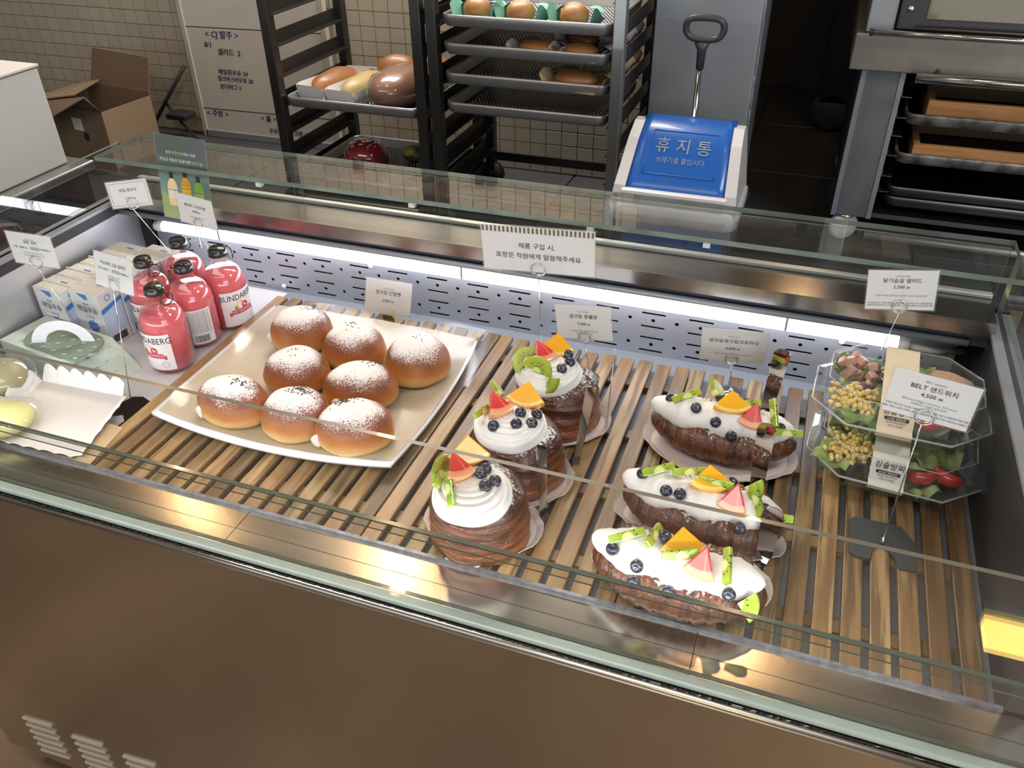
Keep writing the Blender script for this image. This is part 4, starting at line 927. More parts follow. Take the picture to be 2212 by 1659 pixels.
def croissant(lab, x, y, rz, fr, seed):
    t = thing('cream_croissant', lab, 'croissant', (x, y, .0222), R_(rz), 'croissants filled with cream and fruit')
    Ln = .118
    def body(u, v, lift=0, ry_=.047, rz_=.030, yo=0, ln=Ln, bend=.018):
        s = (u - .5) * 2; a = v * 2 * pi
        p = max(0, 1 - abs(s) ** 2.4) ** .62
        seg = abs(s) * 6.5; saw = 1 + .085 * (1 - (seg - math.floor(seg))) * (abs(s) > .04) - .03
        r1 = (ry_ * p + .004) * saw; r2 = (rz_ * p + .004) * saw
        yy = yo - bend * (1 - s * s) * -1 * 0 + bend * s * s + r1 * cos(a); zz = rz_ + lift + r2 * sin(a)
        zz += .002 * noise.noise(Vector((s * 6, cos(a) * 2, seed)))
        return Vector((s * ln, yy, max(zz, 0.0)))
    MB().grid(lambda u, v: body(u, v), 64, 20).build('lower_half', CROIS, t)
    MB().grid(lambda u, v: body(u, v, .026, .024, .017, .040, .092), 48, 14).build('upper_half', CROIS, t)
    def cr(u, v):
        s = (u - .5) * 2; a = v * 2 * pi; p = max(0, 1 - abs(s) ** 3.2) ** .6; w = 1 + .10 * sin(s * 10.5 + .5) + .028 * sin(s * 46 + 3 * a)
        return Vector((s * (Ln - .002) - .004, .006 + .010 * s * s + (.034 * p + .002) * cos(a) * w, .058 + (.023 * p + .002) * sin(a) * w))
    MB().grid(cr, 72, 20).build('whipped_cream', CREAM, t)
    for kind, dx, dy, dz, rot in fr:
        s = dx / Ln; dy += .006; z = .058 + .023 * math.sqrt(max(.05, 1 - ((dy - .006) / .038) ** 2)) * (max(0, 1 - abs(s) ** 3.2) ** .6)
        if kind in 'og': z = .081
        fruit(t, kind, dx, dy, z + .004 + dz, rot)
    return t
for lab, x, y in (('long paper tray under the rearmost croissant', -.050, 1.118), ('long paper tray under the middle croissant', -.052, .922), ('long paper tray under the croissant nearest the glass', -.060, .826)):
    if y < .83: paper_tray(lab, x, y, .118, .076, 0)
    else: paper_tray(lab, x, y, .120, .084 if y > 1 else .060, -3)
croissant('rearmost cream croissant, glazed orange cube wedge at its middle', -.050, 1.112, -2, [
    ('b', -.088, .006, -.004, (20, 0, 0)), ('b', -.043, -.015, 0, (40, 0, 0)), ('b', -.008, -.030, -.002, (50, 0, 0)), ('b', .020, -.040, -.006, (60, 0, 0)), ('b', .088, -.010, -.004, (20, 0, 0)), ('b', .030, .026, .004, (0, 0, 0)), ('b', -.012, .028, .004, (0, 0, 0)),
    ('ks', -.062, .004, .003, (50, -10, 38)), ('k2', -.022, .014, .012, (50, 0, 80)), ('ks', .030, .014, .004, (50, 0, 24)), ('ks', .072, .004, .006, (50, 30, -72)), ('ks', .100, -.020, -.002, (50, 0, 12)),
    ('o', .004, .028, .012, (22, 0, 15)), ('g', .048, .012, .012, (38, 0, -8))], 1)
croissant('middle cream croissant, orange wedge flanked by long kiwi strips', -.052, .914, -3, [
    ('b', -.089, .002, -.002, (20, 0, 0)), ('b', -.048, -.024, 0, (40, 0, 0)), ('b', -.028, -.024, 0, (50, 0, 0)), ('b', -.008, .030, .006, (0, 0, 0)), ('b', .035, .020, .004, (0, 0, 0)), ('b', .060, -.038, -.008, (60, 0, 0)), ('b', .086, -.008, -.002, (20, 0, 0)),
    ('ks', -.066, .004, .004, (40, -8, 34)), ('ks', -.024, .012, .006, (50, 0, 26)), ('ks', .016, .002, .004, (60, 0, 4)), ('k2', .054, .014, .006, (50, 0, -10)), ('ks', .072, -.006, .004, (50, 20, -62)), ('ks', .102, -.016, -.002, (60, 0, 8)),
    ('o', .000, .030, .012, (20, 0, 20)), ('g', .046, .010, .012, (38, 0, -4))], 2)
croissant('cream croissant nearest the front glass, big orange wedge and standing kiwi', -.062, .778, -3, [
    ('b', -.083, -.020, -.002, (20, 0, 0)), ('b', -.046, -.034, 0, (60, 0, 0)), ('b', -.046, -.046, -.014, (80, 0, 0)), ('b', .000, -.046, -.012, (80, 0, 0)), ('b', -.023, .014, .006, (0, 0, 0)), ('b', .072, -.032, -.006, (60, 0, 0)),
    ('ks', -.068, -.004, .004, (40, -8, 35)), ('ks', -.034, .004, .008, (50, 10, 84)), ('ks', .004, -.012, .004, (60, 0, 30)), ('ks', .060, -.008, .006, (50, 20, -78)), ('k2', .084, -.034, -.012, (40, 0, 0)),
    ('o', -.004, .030, .012, (22, 0, 20)), ('g', .034, .010, .012, (32, 0, -6))], 3)

# polished upright blades beside the pastries
def blade(lab, x, y, w, h, rz, lean, cv=.004):
    t = thing('cake_knife', lab, 'cake knife', (x, y, .0212), R_(rz), 'polished steel blades beside the pastries')
    n = 22; pts = []
    for k in range(n + 1):
        z = (h - w / 2) * k / 12 if k <= 12 else h - w / 2 + w / 2 * sin((k - 12) / 10 * pi / 2); ww = w / 2 * (.55 + .45 * (k / n)) * (1 if z < h - w / 2 else math.sqrt(max(0, 1 - ((z - (h - w / 2)) / (w / 2)) ** 2)) + .02)
        pts.append((z, ww, cv * 4 * (z / h - .5) ** 2))
    L_ = [Vector((-ww + lean * z, b, z)) for z, ww, b in pts]; Rr = [Vector((ww + lean * z, b, z)) for z, ww, b in pts]
    vs = L_ + Rr + [q + Vector((0, .0012, 0)) for q in L_] + [q + Vector((0, .0012, 0)) for q in Rr]; k = n + 1
    fs = [(i, k + i, k + i + 1, i + 1) for i in range(n)] + [(2 * k + i, 2 * k + i + 1, 3 * k + i + 1, 3 * k + i) for i in range(n)] + [(i, i + 1, 2 * k + i + 1, 2 * k + i) for i in range(n)] + [(k + i, 3 * k + i, 3 * k + i + 1, k + i + 1) for i in range(n)]
    MB().add(vs, fs, 0, False).build('blade', POL, t)
    MB().bbox(-.006, .006, -.008, .010, 0, .0012, .0004).build('foot', POL, t)
blade('narrow polished steel blade at the right of the rearmost round pastry', -.262, 1.010, .020, .150, 12, .12, .002)
blade('narrow polished steel blade between the middle and front round pastries', -.272, .868, .020, .140, 5, -.04, .002)
blade('wide polished steel blade behind the rearmost croissant', .012, 1.215, .034, .150, -12, .06)
blade('wide polished steel blade between the rear and middle croissants', .020, 1.010, .034, .145, -10, -.02)
blade('wide polished steel blade between the middle and front croissants', .045, .880, .036, .105, -16, .0)

# ------------------------------------------------------------------ bottles
LIQ = pbr('pink_soda', (.76, .17, .20), .12, sss=.7, coat=.2)
BG = thin_glass('bottle_glass', (.97, .95, .95), 1.5)
LAB = pbr('bottle_label', (.82, .78, .78), .45); LABR = pbr('label_pink_red', (.62, .07, .10), .5); LABO = pbr('label_orange', (.85, .38, .06), .5); LABG = pbr('label_green', (.2, .38, .06), .5)
BR = .0435
def make_bottle():
    t = thing('soda_bottle', '', 'bottle', (0, 0, 0), 0, 'pink soda bottles')
    out = [(0, .001), (.034, 0), (.040, .003), (BR, .010), (BR, .096), (.0430, .104), (.0412, .112), (.0375, .121), (.0315, .129), (.0240, .136), (.0182, .141), (.0165, .145), (.0158, .152), (.0170, .154), (.0170, .158), (.0155, .160)]
    MB().lathe(out, 32).build('bottle_glass', BG, t)
    MB().lathe([(0, .004), (.034, .004), (.0415, .010), (.0418, .096), (.0412, .104), (.0394, .112), (.0358, .120), (.0318, .1265), (0, .1268)], 30).build('soda', LIQ, t)
    MB().lathe([(.0172, .157), (.0190, .158), (.0188, .162), (.0180, .170), (.0155, .1735), (0, .174)], 24).build('cap', pbr('cap_black', (.015, .015, .014), .25, coat=.4), t)
    MB().box(.010, .0235, -.004, .004, .168, .1705).ring((.0275, 0, .152), .0125, .0012, 22, 6, M=Matrix.Rotation(R_(78), 4, 'Z')).build('ring_pull', MATS['cap_black'], t)
    MB().box(.009, .0205, -.0035, .0035, .1706, .1722).build('pull_tab', GOLD, t)
    def patch(a0, a1, z0, z1, r, slope=0, n=16):
        return [Vector((r * sin(a0 + (a1 - a0) * k / n), -r * cos(a0 + (a1 - a0) * k / n), z)) for z in (z0, z1) for k in range(n + 1)], [(k, k + 1, n + 1 + k + 1, n + 1 + k) for k in range(n)]
    lb = MB(); lb.add(*patch(-.95, .95, .014, .091, BR + .0006)); f_ = lb.build('front_label', LAB, t)
    m = MB(); put_text(m, 'BUNDABERG', .0185, 0, .077, bend=BR + .0010, sx=.82); m.build('lettering', INK, f_)
    m = MB(); m.add(*patch(-.55, .55, .040, .050, BR + .0009)); m.add(*patch(-.66, -.54, .037, .046, BR + .0009)); m.add(*patch(.54, .66, .037, .046, BR + .0009)); m.build('label_ribbon', LABR, f_)
    m = MB(); put_text(m, 'PINK GRAPEFRUIT', .0066, 0, .0455, bend=BR + .0013); put_text(m, '', .004, 0, .04, bend=BR + .0013); m.build('ribbon_lettering', LAB, f_)
    def disc(cx, cz, r, rr): return [Vector((rr * sin((cx + r * cos(2 * pi * k / 16)) / rr), -rr * cos((cx + r * cos(2 * pi * k / 16)) / rr), cz + r * sin(2 * pi * k / 16))) for k in range(16)]
    MB().add(disc(-.004, .058, .0095, BR + .0008), [tuple(range(16))]).build('fruit_print', LABO, f_)
    MB().add(disc(.007, .056, .0078, BR + .0010), [tuple(range(16))]).build('fruit_print', LABR, f_)
    MB().add(disc(-.014, .054, .0035, BR + .0011), [tuple(range(16))]).build('leaf_print', LABG, f_)
    m = MB()
    for (r0, r1) in ((.0070, .0065), (.0050, .0047)):
        a_ = [q for q in disc(.024, .026, r0, BR + .0010)]; b_ = [q for q in disc(.024, .026, r1, BR + .0010)]
        m.add(a_ + b_, [(k, (k + 1) % 16, 16 + (k + 1) % 16, 16 + k) for k in range(16)])
    m.build('seal_print', INKG, f_)
    m = MB(); m.add([Matrix.Rotation(pi, 3, 'Z') @ q for q in patch(-.62, .62, .014, .090, BR + .0006)[0]], patch(0, 1, 0, 1, 1)[1]); bl = m.build('back_label', LAB, t)
    m = MB()
    for r_ in range(13):
        put_text(m, '매일우유생크림포장제품구입', .0040, 0, .085 - r_ * .0038, bend=BR + .0010, M=Matrix.Rotation(pi, 4, 'Z'))
    m.build('small_print', INKG, bl)['kind'] = 'stuff'
    m = MB(); x = -.014
    while x < .014:
        w_ = random.choice((.0004, .0007, .0011)); q, fs = patch(x / BR, (x + w_) / BR, .018, .033, BR + .0010, n=1); m.add([Matrix.Rotation(pi, 3, 'Z') @ v for v in q], fs); x += w_ + random.choice((.0005, .0009))
    m.build('barcode', INK, bl)['kind'] = 'stuff'
    return t
b0 = make_bottle()
for k, (x, y, rz, lab) in enumerate(((-1.098, 1.062, -6, 'pink soda bottle nearest the glass, label turned left'), (-1.084, 1.236, 74, 'pink soda bottle by the slat deck corner, label turned right'),
                                    (-1.105, 1.156, 226, 'pink soda bottle showing its barcode label'), (-1.196, 1.150, -8, 'pink soda bottle beside the milk cartons'),
                                    (-1.188, 1.245, 100, 'rearmost pink soda bottle, label hidden by the others'))):
    if k == 0: b0.location = (x, y, .0034); b0.rotation_euler = (0, 0, R_(rz)); b0['label'] = lab
    else: copy_tree(b0, (x, y, .0034), R_(rz), lab)

# ------------------------------------------------------------------ milk cartons
MILKW = pbr('milk_carton_card', (.70, .69, .69), .45); MB_ = pbr('milk_blue', (.06, .22, .62), .5); MBL = pbr('milk_pale_blue', (.50, .62, .80), .5); MTOP = pbr('milk_carton_top', (.66, .62, .56), .5)
def make_milk(front=True):
    t = thing('milk_carton', '', 'milk carton', (0, 0, 0), 0, 'milk cartons')
    w, d, h = .038, .0275, .118
    MB().bbox(-w, w, -d, d, 0, h, .0012).build('carton_body', MILKW, t)
    m = MB().box(-w, w, -.0015, .0015, h, h + .0035).box(-w + .004, w - .004, -d + .003, d - .003, h, h + .0012); tp = m.build('top_seam', MTOP, t)
    MB().box(.004, .022, .006, .009, h + .0013, h + .002).build('seam_mark', MB_, tp)
    if front:
        m = MB(); put_text(m, '매일우유', .0150, .002, .080, -d - .0006); fl = m.build('front_lettering', pbr('milk_navy', (.03, .04, .16), .5), t)
        m = MB(); put_text(m, 'Maeil', .0065, .001, .093, -d - .0006); m.build('small_lettering', MATS['milk_navy'], t)
        m = MB(); put_text(m, '오리지널', .0065, .003, .064, -d - .0006); m.build('blue_lettering', MB_, t)
        def flower(cx, cz, r, z0=-9): 
            return [Vector((cx + r * (1 + .16 * cos(9 * a)) * cos(a), -d - .0005, max(z0, cz + r * (1 + .16 * cos(9 * a)) * sin(a)))) for a in [2 * pi * k / 54 for k in range(54)]]
        MB().add(flower(.005, .043, .0135), [tuple(range(54))]).build('flower_print', MB_, t)
        m = MB(); put_text(m, '3.4%', .0105, .005, .043, -d - .0009); m.build('flower_lettering', MILKW, t)
        MB().add(flower(.006, .001, .010, .001), [tuple(range(54))]).build('flower_print', MB_, t)
        m = MB(); put_text(m, '200 ml', .0055, .004, .020, -d - .0006); m.build('volume_lettering', MBL, t)
        MB().add([(-.016, -d - .0005, h - .003), (.010, -d - .0005, h - .003), (.012, -d - .0005, h - .014), (.003, -d - .0005, h - .015), (-.006, -d - .0005, h - .010)], [(0, 1, 2, 3, 4)]).build('splash_print', MB_, t)
        X = w + .0005
        MB().add([(X, -d + .002, .026), (X, d - .002, .026), (X, d - .002, .088), (X, -d + .002, .076)], [(0, 1, 2, 3)]).build('side_panel_print', MBL, t)
        MB().add([(X + .0003, -d + .001, .074), (X + .0003, d - .001, .088), (X + .0003, d - .001, .096), (X + .0003, -d + .001, .084)], [(0, 1, 2, 3)]).build('side_band_print', MB_, t)
        m = MB()
        for r_ in range(9): m.box(X + .0002, X + .0004, -.012, .016, .034 + r_ * .0048, .0362 + r_ * .0048)
        m.build('small_print', pbr('milk_print_white', (.66, .72, .82), .5), t)['kind'] = 'stuff'
        m = MB(); y = -.018
        while y < .018: w_ = random.choice((.0005, .0009, .0014)); m.box(X, X + .0004, y, y + w_, .006, .022); y += w_ + random.choice((.0006, .001))
        m.build('barcode', INK, t)['kind'] = 'stuff'
        MB().ring((X, -.004, .104), .006, .0008, 18, 4, M=Matrix.Rotation(R_(90), 4, 'Z')).build('mark_print', MB_, t)
    return t
mf = make_milk(True); ma = R_(-5)
first = True
for r_ in range(4):
    for c_ in range(2):
        x = -1.372 + c_ * .0785 + r_ * .006; y = 1.088 + r_ * .057 + c_ * .012
        lab = ('left' if c_ == 0 else 'right') + ' milk carton in the ' + ['front', 'second', 'third', 'rear'][r_] + ' row'
        if first: mf.location = (x, y, .0034); mf.rotation_euler = (0, 0, ma); mf['label'] = 'left milk carton in the front row, by the steel end wall'; first = False
        else: copy_tree(mf, (x, y, .0034), ma, lab)

# ------------------------------------------------------------------ left front: cake box, scalloped tray, wrapped breads, kraft sheet
GRN = pbr('sage_green_card', (.17, .22, .16), .6); MINTC = pbr('pale_mint_card', (.50, .58, .52), .6); LEAFP = pbr('leaf_print', (.20, .28, .21), .6); LEAFL = pbr('leaf_print_pale', (.42, .50, .42), .6)
t = thing('cake_box', 'green leaf-patterned cake box with a white carry handle', 'cake box', (-1.275, 1.000, .0034), R_(-8))
MB().add([(-.13, -.062, 0), (.105, -.062, 0), (.125, .043, 0), (-.13, .043, 0), (-.13, -.062, .055), (.04, -.062, .055), (.06, .043, .055), (-.13, .043, .055)],
         [(0, 1, 5, 4), (1, 2, 6, 5), (2, 3, 7, 6), (3, 0, 4, 7), (4, 5, 6, 7), (0, 3, 2, 1)]).build('box_body', MINTC, t)
MB().prism([(x * 1.0 - .01, y) for x, y in rrect(.085, .044, .040)], .0555, .058).build('lid_panel', GRN, t, (0, -.010, 0))
m = MB(); m2 = MB()
def leaf(m, x, y, z, a, s, M=None):
    q = [Vector((x + s * (c * cos(a) - d * .45 * sin(a)), y + s * (c * sin(a) + d * .45 * cos(a)), z)) for c, d in ((-1, 0), (-.4, 1), (.4, .9), (1, 0), (.4, -.9), (-.4, -1))]
    m.add(q, [tuple(range(6))])
for i in range(6):
    for j in range(4): leaf(m2, -.085 + i * .030 + (j % 2) * .015, -.044 + j * .022, .0586, .6 + .3 * (i % 2), .0055)
for i in range(3):
    for j in range(4):
        f = .2 + .3 * i; leaf(m, .05 + .062 * f + .004 * (j % 2), -.046 + j * .024, .0556 - .0556 * f * .97 + .001, 1.2, .006)
m2.build('pale_leaf_print', LEAFL, t)['kind'] = 'stuff'; m.build('leaf_print', LEAFP, t)['kind'] = 'stuff'
m = MB(); n = 20
A = [Vector((-.060 * cos(pi * k / n), -.052 + .002 * sin(pi * k / n), .058 + .050 * sin(pi * k / n))) for k in range(n + 1)]; B_ = [Vector((-.034 * cos(pi * k / n), -.050, .058 + .030 * sin(pi * k / n))) for k in range(n + 1)]
o_ = Vector((0, .0012, 0)); vs = A + B_ + [q + o_ for q in A] + [q + o_ for q in B_]; k = n + 1
m.add(vs, [(i, i + 1, k + i + 1, k + i) for i in range(n)] + [(2 * k + i, 3 * k + i, 3 * k + i + 1, 2 * k + i + 1) for i in range(n)] + [(i, 2 * k + i, 2 * k + i + 1, i + 1) for i in range(n)] + [(k + i, k + i + 1, 3 * k + i + 1, 3 * k + i) for i in range(n)])
m.build('handle', pbr('white_handle_card', (.80, .80, .86), .5), t, (-.030, .03, -.004), (0, 0, R_(30)))

o = MB().add([(-1.30, .742, .0225), (-1.012, .742, .0225), (-1.028, .842, .0225), (-1.30, .86, .0225), (-1.30, .742, .0215), (-1.012, .742, .0215), (-1.028, .842, .0215), (-1.30, .86, .0215)],
     [(0, 1, 2, 3), (4, 7, 6, 5), (0, 4, 5, 1), (1, 5, 6, 2), (2, 6, 7, 3), (3, 7, 4, 0)]).build('kraft_sheet', KRAFT)
tag(o, 'brown kraft sheet under the white scalloped tray', 'paper')
# support slats below the kraft sheet
dk = deck('short wooden slat deck under the kraft sheet at the left', -1.312, 8, .795); dk.scale = (1, .165, 1)
o = MB().bbox(-1.415, -1.045, .862, 1.385, .0004, .0030, .001).build('white_shelf_board', pbr('white_board', (.62, .61, .62), .3)); tag(o, 'flat white board under the milk cartons and soda bottles', 'board')

t = thing('scalloped_tray', 'white paper tray with scalloped upright edges, bottom left', 'paper tray', (0, 0, 0))
c_ = [Vector((-1.272, .908, .024)), Vector((-1.090, .914, .026)), Vector((-1.045, .752, .026)), Vector((-1.235, .745, .024))]
MB().add(c_ + [q - Vector((0, 0, .001)) for q in c_], [(0, 1, 2, 3), (4, 7, 6, 5)]).build('tray_floor', pbr('tray_floor_card', (.66, .60, .575), .6), t)
for (a, b, hh, lean, nsc) in ((0, 1, .034, Vector((0, .012, 0)), 6), (3, 0, .030, Vector((-.016, 0, 0)), 4), (1, 2, .006, Vector((.012, 0, 0)), 5), (2, 3, .010, Vector((0, -.012, 0)), 6)):
    n = 60; m = MB(); P0, P1 = c_[a], c_[b]; bot = [P0 + (P1 - P0) * k / n for k in range(n + 1)]
    top = [q + lean + Vector((0, 0, hh * (.62 + .38 * abs(sin(pi * nsc * k / n)) ** .8))) for k, q in enumerate(bot)]
    m.add(bot + top, [(k, k + 1, n + 2 + k, n + 1 + k) for k in range(n)]); m.build('scalloped_edge', pbr('tray_edge_card', (.82, .80, .80), .6), t)
for (x, y, a, b, h, mt, lab, seed) in ((-1.318, .862, .050, .050, .030, pbr('khaki_bun_crust', (.40, .35, .20), .5, var=.4, vscale=25, vcol=(.26, .22, .12)), 'khaki bun with black sesame in clear plastic, left edge', 1),
                                 (-1.215, .772, .050, .044, .024, pbr('yellow_bun_crust', (.82, .76, .30), .5, var=.2, vscale=25), 'yellow bun in clear plastic on the white scalloped tray', 2)):
    t = thing('wrapped_bread', lab, 'bread', (x, y, .0265), .3 * seed, 'breads in clear plastic')
    MB().sph((0, 0, h * .8), (a, b, h), 20, 14, fn=lambda q: Vector((q.x, q.y, max(q.z, -h * .7))) * (1 + .04 * noise.noise(q * 30))).build('bread', mt, t)
    MB().sph((.004, 0, h * .85), (a * 1.22, b * 1.15, h * 1.2), 18, 12, fn=lambda q: Vector((q.x, q.y, max(q.z, -h * .75))) * (1 + .10 * noise.noise(q * 40))).build('plastic_bag', PLAST, t)
    m = MB()
    for _ in range(46 if seed == 1 else 26):
        u, v = random.gauss(-.35, .2), random.gauss(.1, .2)
        if u * u + v * v < .8: m.sph((u * a, v * b, h * .8 + h * math.sqrt(1 - u * u - v * v) + .0005), (.0018, .001, .0008), 6, 4, M=Matrix.Rotation(random.uniform(0, 3), 3, 'Z'))
    m.build('sesame_seeds', SESAME, t)['kind'] = 'stuff'

# ------------------------------------------------------------------ salad boxes
LET = pbr('lettuce', (.22, .34, .07), .5, var=.7, vscale=18, vcol=(.42, .50, .20)); CORN = pbr('corn', (.86, .62, .18), .35, rand=.1, var=.4, vscale=60, vcol=(.90, .72, .36)); TOM = pbr('tomato_skin', (.50, .03, .02), .2, coat=.5); TOMI = pbr('tomato_flesh', (.55, .08, .05), .3, var=.7, vscale=60, vcol=(.60, .25, .12))
HAM = pbr('ham_cube', (.62, .33, .27), .5, rand=.12); CHK = pbr('chicken_slice', (.52, .30, .17), .5, var=.7, vscale=30, vcol=(.68, .48, .32)); PURP = pbr('red_cabbage', (.20, .04, .14), .5)
def oct_(hx, hy, c, z, dx=0, dy=0):
    return [Vector((x + dx, y + dy, z)) for x, y in ((-hx + c, -hy), (hx - c, -hy), (hx, -hy + c), (hx, hy - c), (hx - c, hy), (-hx + c, hy), (-hx, hy - c), (-hx, -hy + c))]
def salad(lab, x, y, z, rz, top):
    t = thing('salad_box', lab, 'salad box', (x, y, z), R_(rz), 'clear salad boxes')
    hx, hy = .128, .102
    m = MB()
    loft(m, [oct_(hx * .78, hy * .76, .045, 0), oct_(hx * .92, hy * .9, .05, .022), oct_(hx, hy, .055, .028), oct_(hx, hy, .055, .031)], cap=False, sm=False); m.add(oct_(hx * .78, hy * .76, .045, 0), [tuple(range(8))])
    m.build('box_base', PLAST, t)
    m = MB(); loft(m, [oct_(hx, hy, .055, .032), oct_(hx * .93, hy * .92, .052, .035), oct_(hx * .86, hy * .84, .048, .068), oct_(hx * .80, hy * .76, .046, .072)], cap=False, sm=False); m.add(oct_(hx * .80, hy * .76, .046, .072), [tuple(range(8))])
    m.build('box_lid', PLAST, t)
    rimp = oct_(hx, hy, .055, .031); MB().tube(rimp + [rimp[0], rimp[1]], .0018, 6).build('rim', pbr('clear_rim', (.55, .58, .57), .12, coat=1, alpha=.45), t)
    rimt = oct_(hx * .86, hy * .84, .048, .069); MB().tube(rimt + [rimt[0], rimt[1]], .0009, 6).build('lid_edge_glint', MATS['clear_rim'], t)  # pale tube paints the highlight running along the lid's top edge
    lm = MB()
    for k in range(16):
        px, py = random.uniform(-.09, .09), random.uniform(-.065, .065); a0 = random.uniform(0, 6.28)
        lm.grid(lambda u, v: Vector((px + (u - .5) * .06 * cos(a0) - (v - .5) * .05 * sin(a0), py + (u - .5) * .06 * sin(a0) + (v - .5) * .05 * cos(a0), .022 + .016 * random.random() * 0 + .008 * sin(u * 9 + k) + .006 * sin(v * 11 + k * 2) + .010 * (k % 3))), 8, 7)
    lm.build('lettuce', LET, t)['kind'] = 'stuff'
    cm_ = MB()
    for k in range(150):
        a = random.gauss(-.062, .020); b = random.gauss(-.046 if top else -.040, .017)
        if abs(a) > .105 or b < -.078: continue
        cm_.sph((a, b, .036 + .016 * random.random()), (.0055, .0042, .0036), 7, 5, M=Euler((random.random() * 2, random.random() * 2, random.random() * 3)).to_matrix())
    cm_.build('corn_kernels', CORN, t)['kind'] = 'stuff'
    for k, (a, b) in enumerate(((.040, -.058), (.078, -.045))):
        tt = MB().sph((0, 0, 0), (.023, .021, .017), 18, 12, fn=lambda q: Vector((q.x, q.y, min(q.z, .006)))).build('tomato_half', TOM, t, (a, b, .040), (R_(-28), R_(12 * (k * 2 - 1)), 0))
        MB().lathe([(0, .0064), (.019, .0064)], 18).build('tomato_flesh', TOMI, tt)
    MB().sph((.01, -.01, .036), (.02, .012, .01), 10, 6).build('red_cabbage', PURP, t)
    MB().sph((-.055, .0, .040), (.016, .008, .006), 10, 6).build('red_cabbage', PURP, t)
    if top:
        for k in range(16):
            part_ = MB().bbox(-.0075, .0075, -.0075, .0075, -.0065, .0065, .0018)
            part_.build('ham_cube', HAM, t, (random.gauss(-.060, .018), random.gauss(.045, .015), .040 + (k % 3) * .007), (random.random(), random.random(), random.random() * 3))
        for k in range(4): MB().sph((0, 0, 0), (.034, .012, .012), 14, 9, fn=lambda q: q * (1 + .15 * noise.noise(q * 70))).build('chicken_slice', CHK, t, (.058 + k * .004, .028 + k * .010, .046), (0, 0, R_(-14)))
    MB().lathe([(0, .030), (.020, .030), (.025, .052), (.0265, .054), (.024, .055), (0, .0545)], 24).build('dressing_cup', pbr('dressing_cup_plastic', (.10, .10, .085), .1, coat=1), t, (-.010 if top else -.02, .018, 0))
    bd = MB(); path = [(-.062, .000), (-.094, .018), (-.104, .031), (-.097, .037), (-.086, .070), (-.076, .0735), (.076, .0735), (.086, .070), (.098, .036), (.104, .031), (.092, .016)]
    bx0, bx1 = -.032, .018
    A_ = [Vector((bx0 + .002 * sin(i), y_, z_q)) for i, (y_, z_q) in enumerate(path)]; Bq = [Vector((bx1 + .002 * sin(i), y_, z_q)) for i, (y_, z_q) in enumerate(path)]
    k = len(path); of = Vector((0, 0, .0005)); bd.add(A_ + Bq + [q + of for q in A_] + [q + of for q in Bq], [(i, i + 1, k + i + 1, k + i) for i in range(k - 1)] + [(2 * k + i, 3 * k + i, 3 * k + i + 1, 2 * k + i + 1) for i in range(k - 1)])
    band = bd.build('paper_band', pbr('kraft_band', (.66, .54, .38), .7) if top else pbr('pale_band', (.62, .62, .54), .7), t)
    m = MB(); m2 = MB()
    # print on the sloping front of the lid and on the base front
    def slope(q):   # q.z distance down from the lid edge on the front slope
        s = max(0, min(1, -q.z / .0345)); y_ = -.0862 - .0112 * s; return Vector((q.x - .007, y_ - .0012, .0702 - .0335 * s))
    put_text(m, '심술방찌', .0115, 0, -.008, fn=slope, shear=.1)
    put_text(m, '생크림 매일 샐러드', .0036, 0, -.024, fn=slope); put_text(m, '구입 시 주세요', .0036, 0, -.029, fn=slope)
    m.build('lettering', INK, band)
    m2.add([slope(Vector((x_q, 0, z_q))) + Vector((0, -.0003, 0)) for x_q, z_q in ((-.017, -.0205), (.017, -.0205), (.017, -.0155), (-.017, -.0155))], [(0, 1, 2, 3)]).build('black_pill', INK, band)
    m2 = MB(); put_text(m2, '0-10도 냉장보관', .0038, 0, -.018, fn=lambda q: slope(q) + Vector((0, -.0008, 0))); m2.build('pill_lettering', PAPER, band)
    return t
salad('lower salad box of the stack at the right, pale paper band', .216, 1.168, .0212, -5, False)
salad('upper salad box of the stack at the right, ham cubes and cream paper band', .208, 1.205, .0945, -3, True)

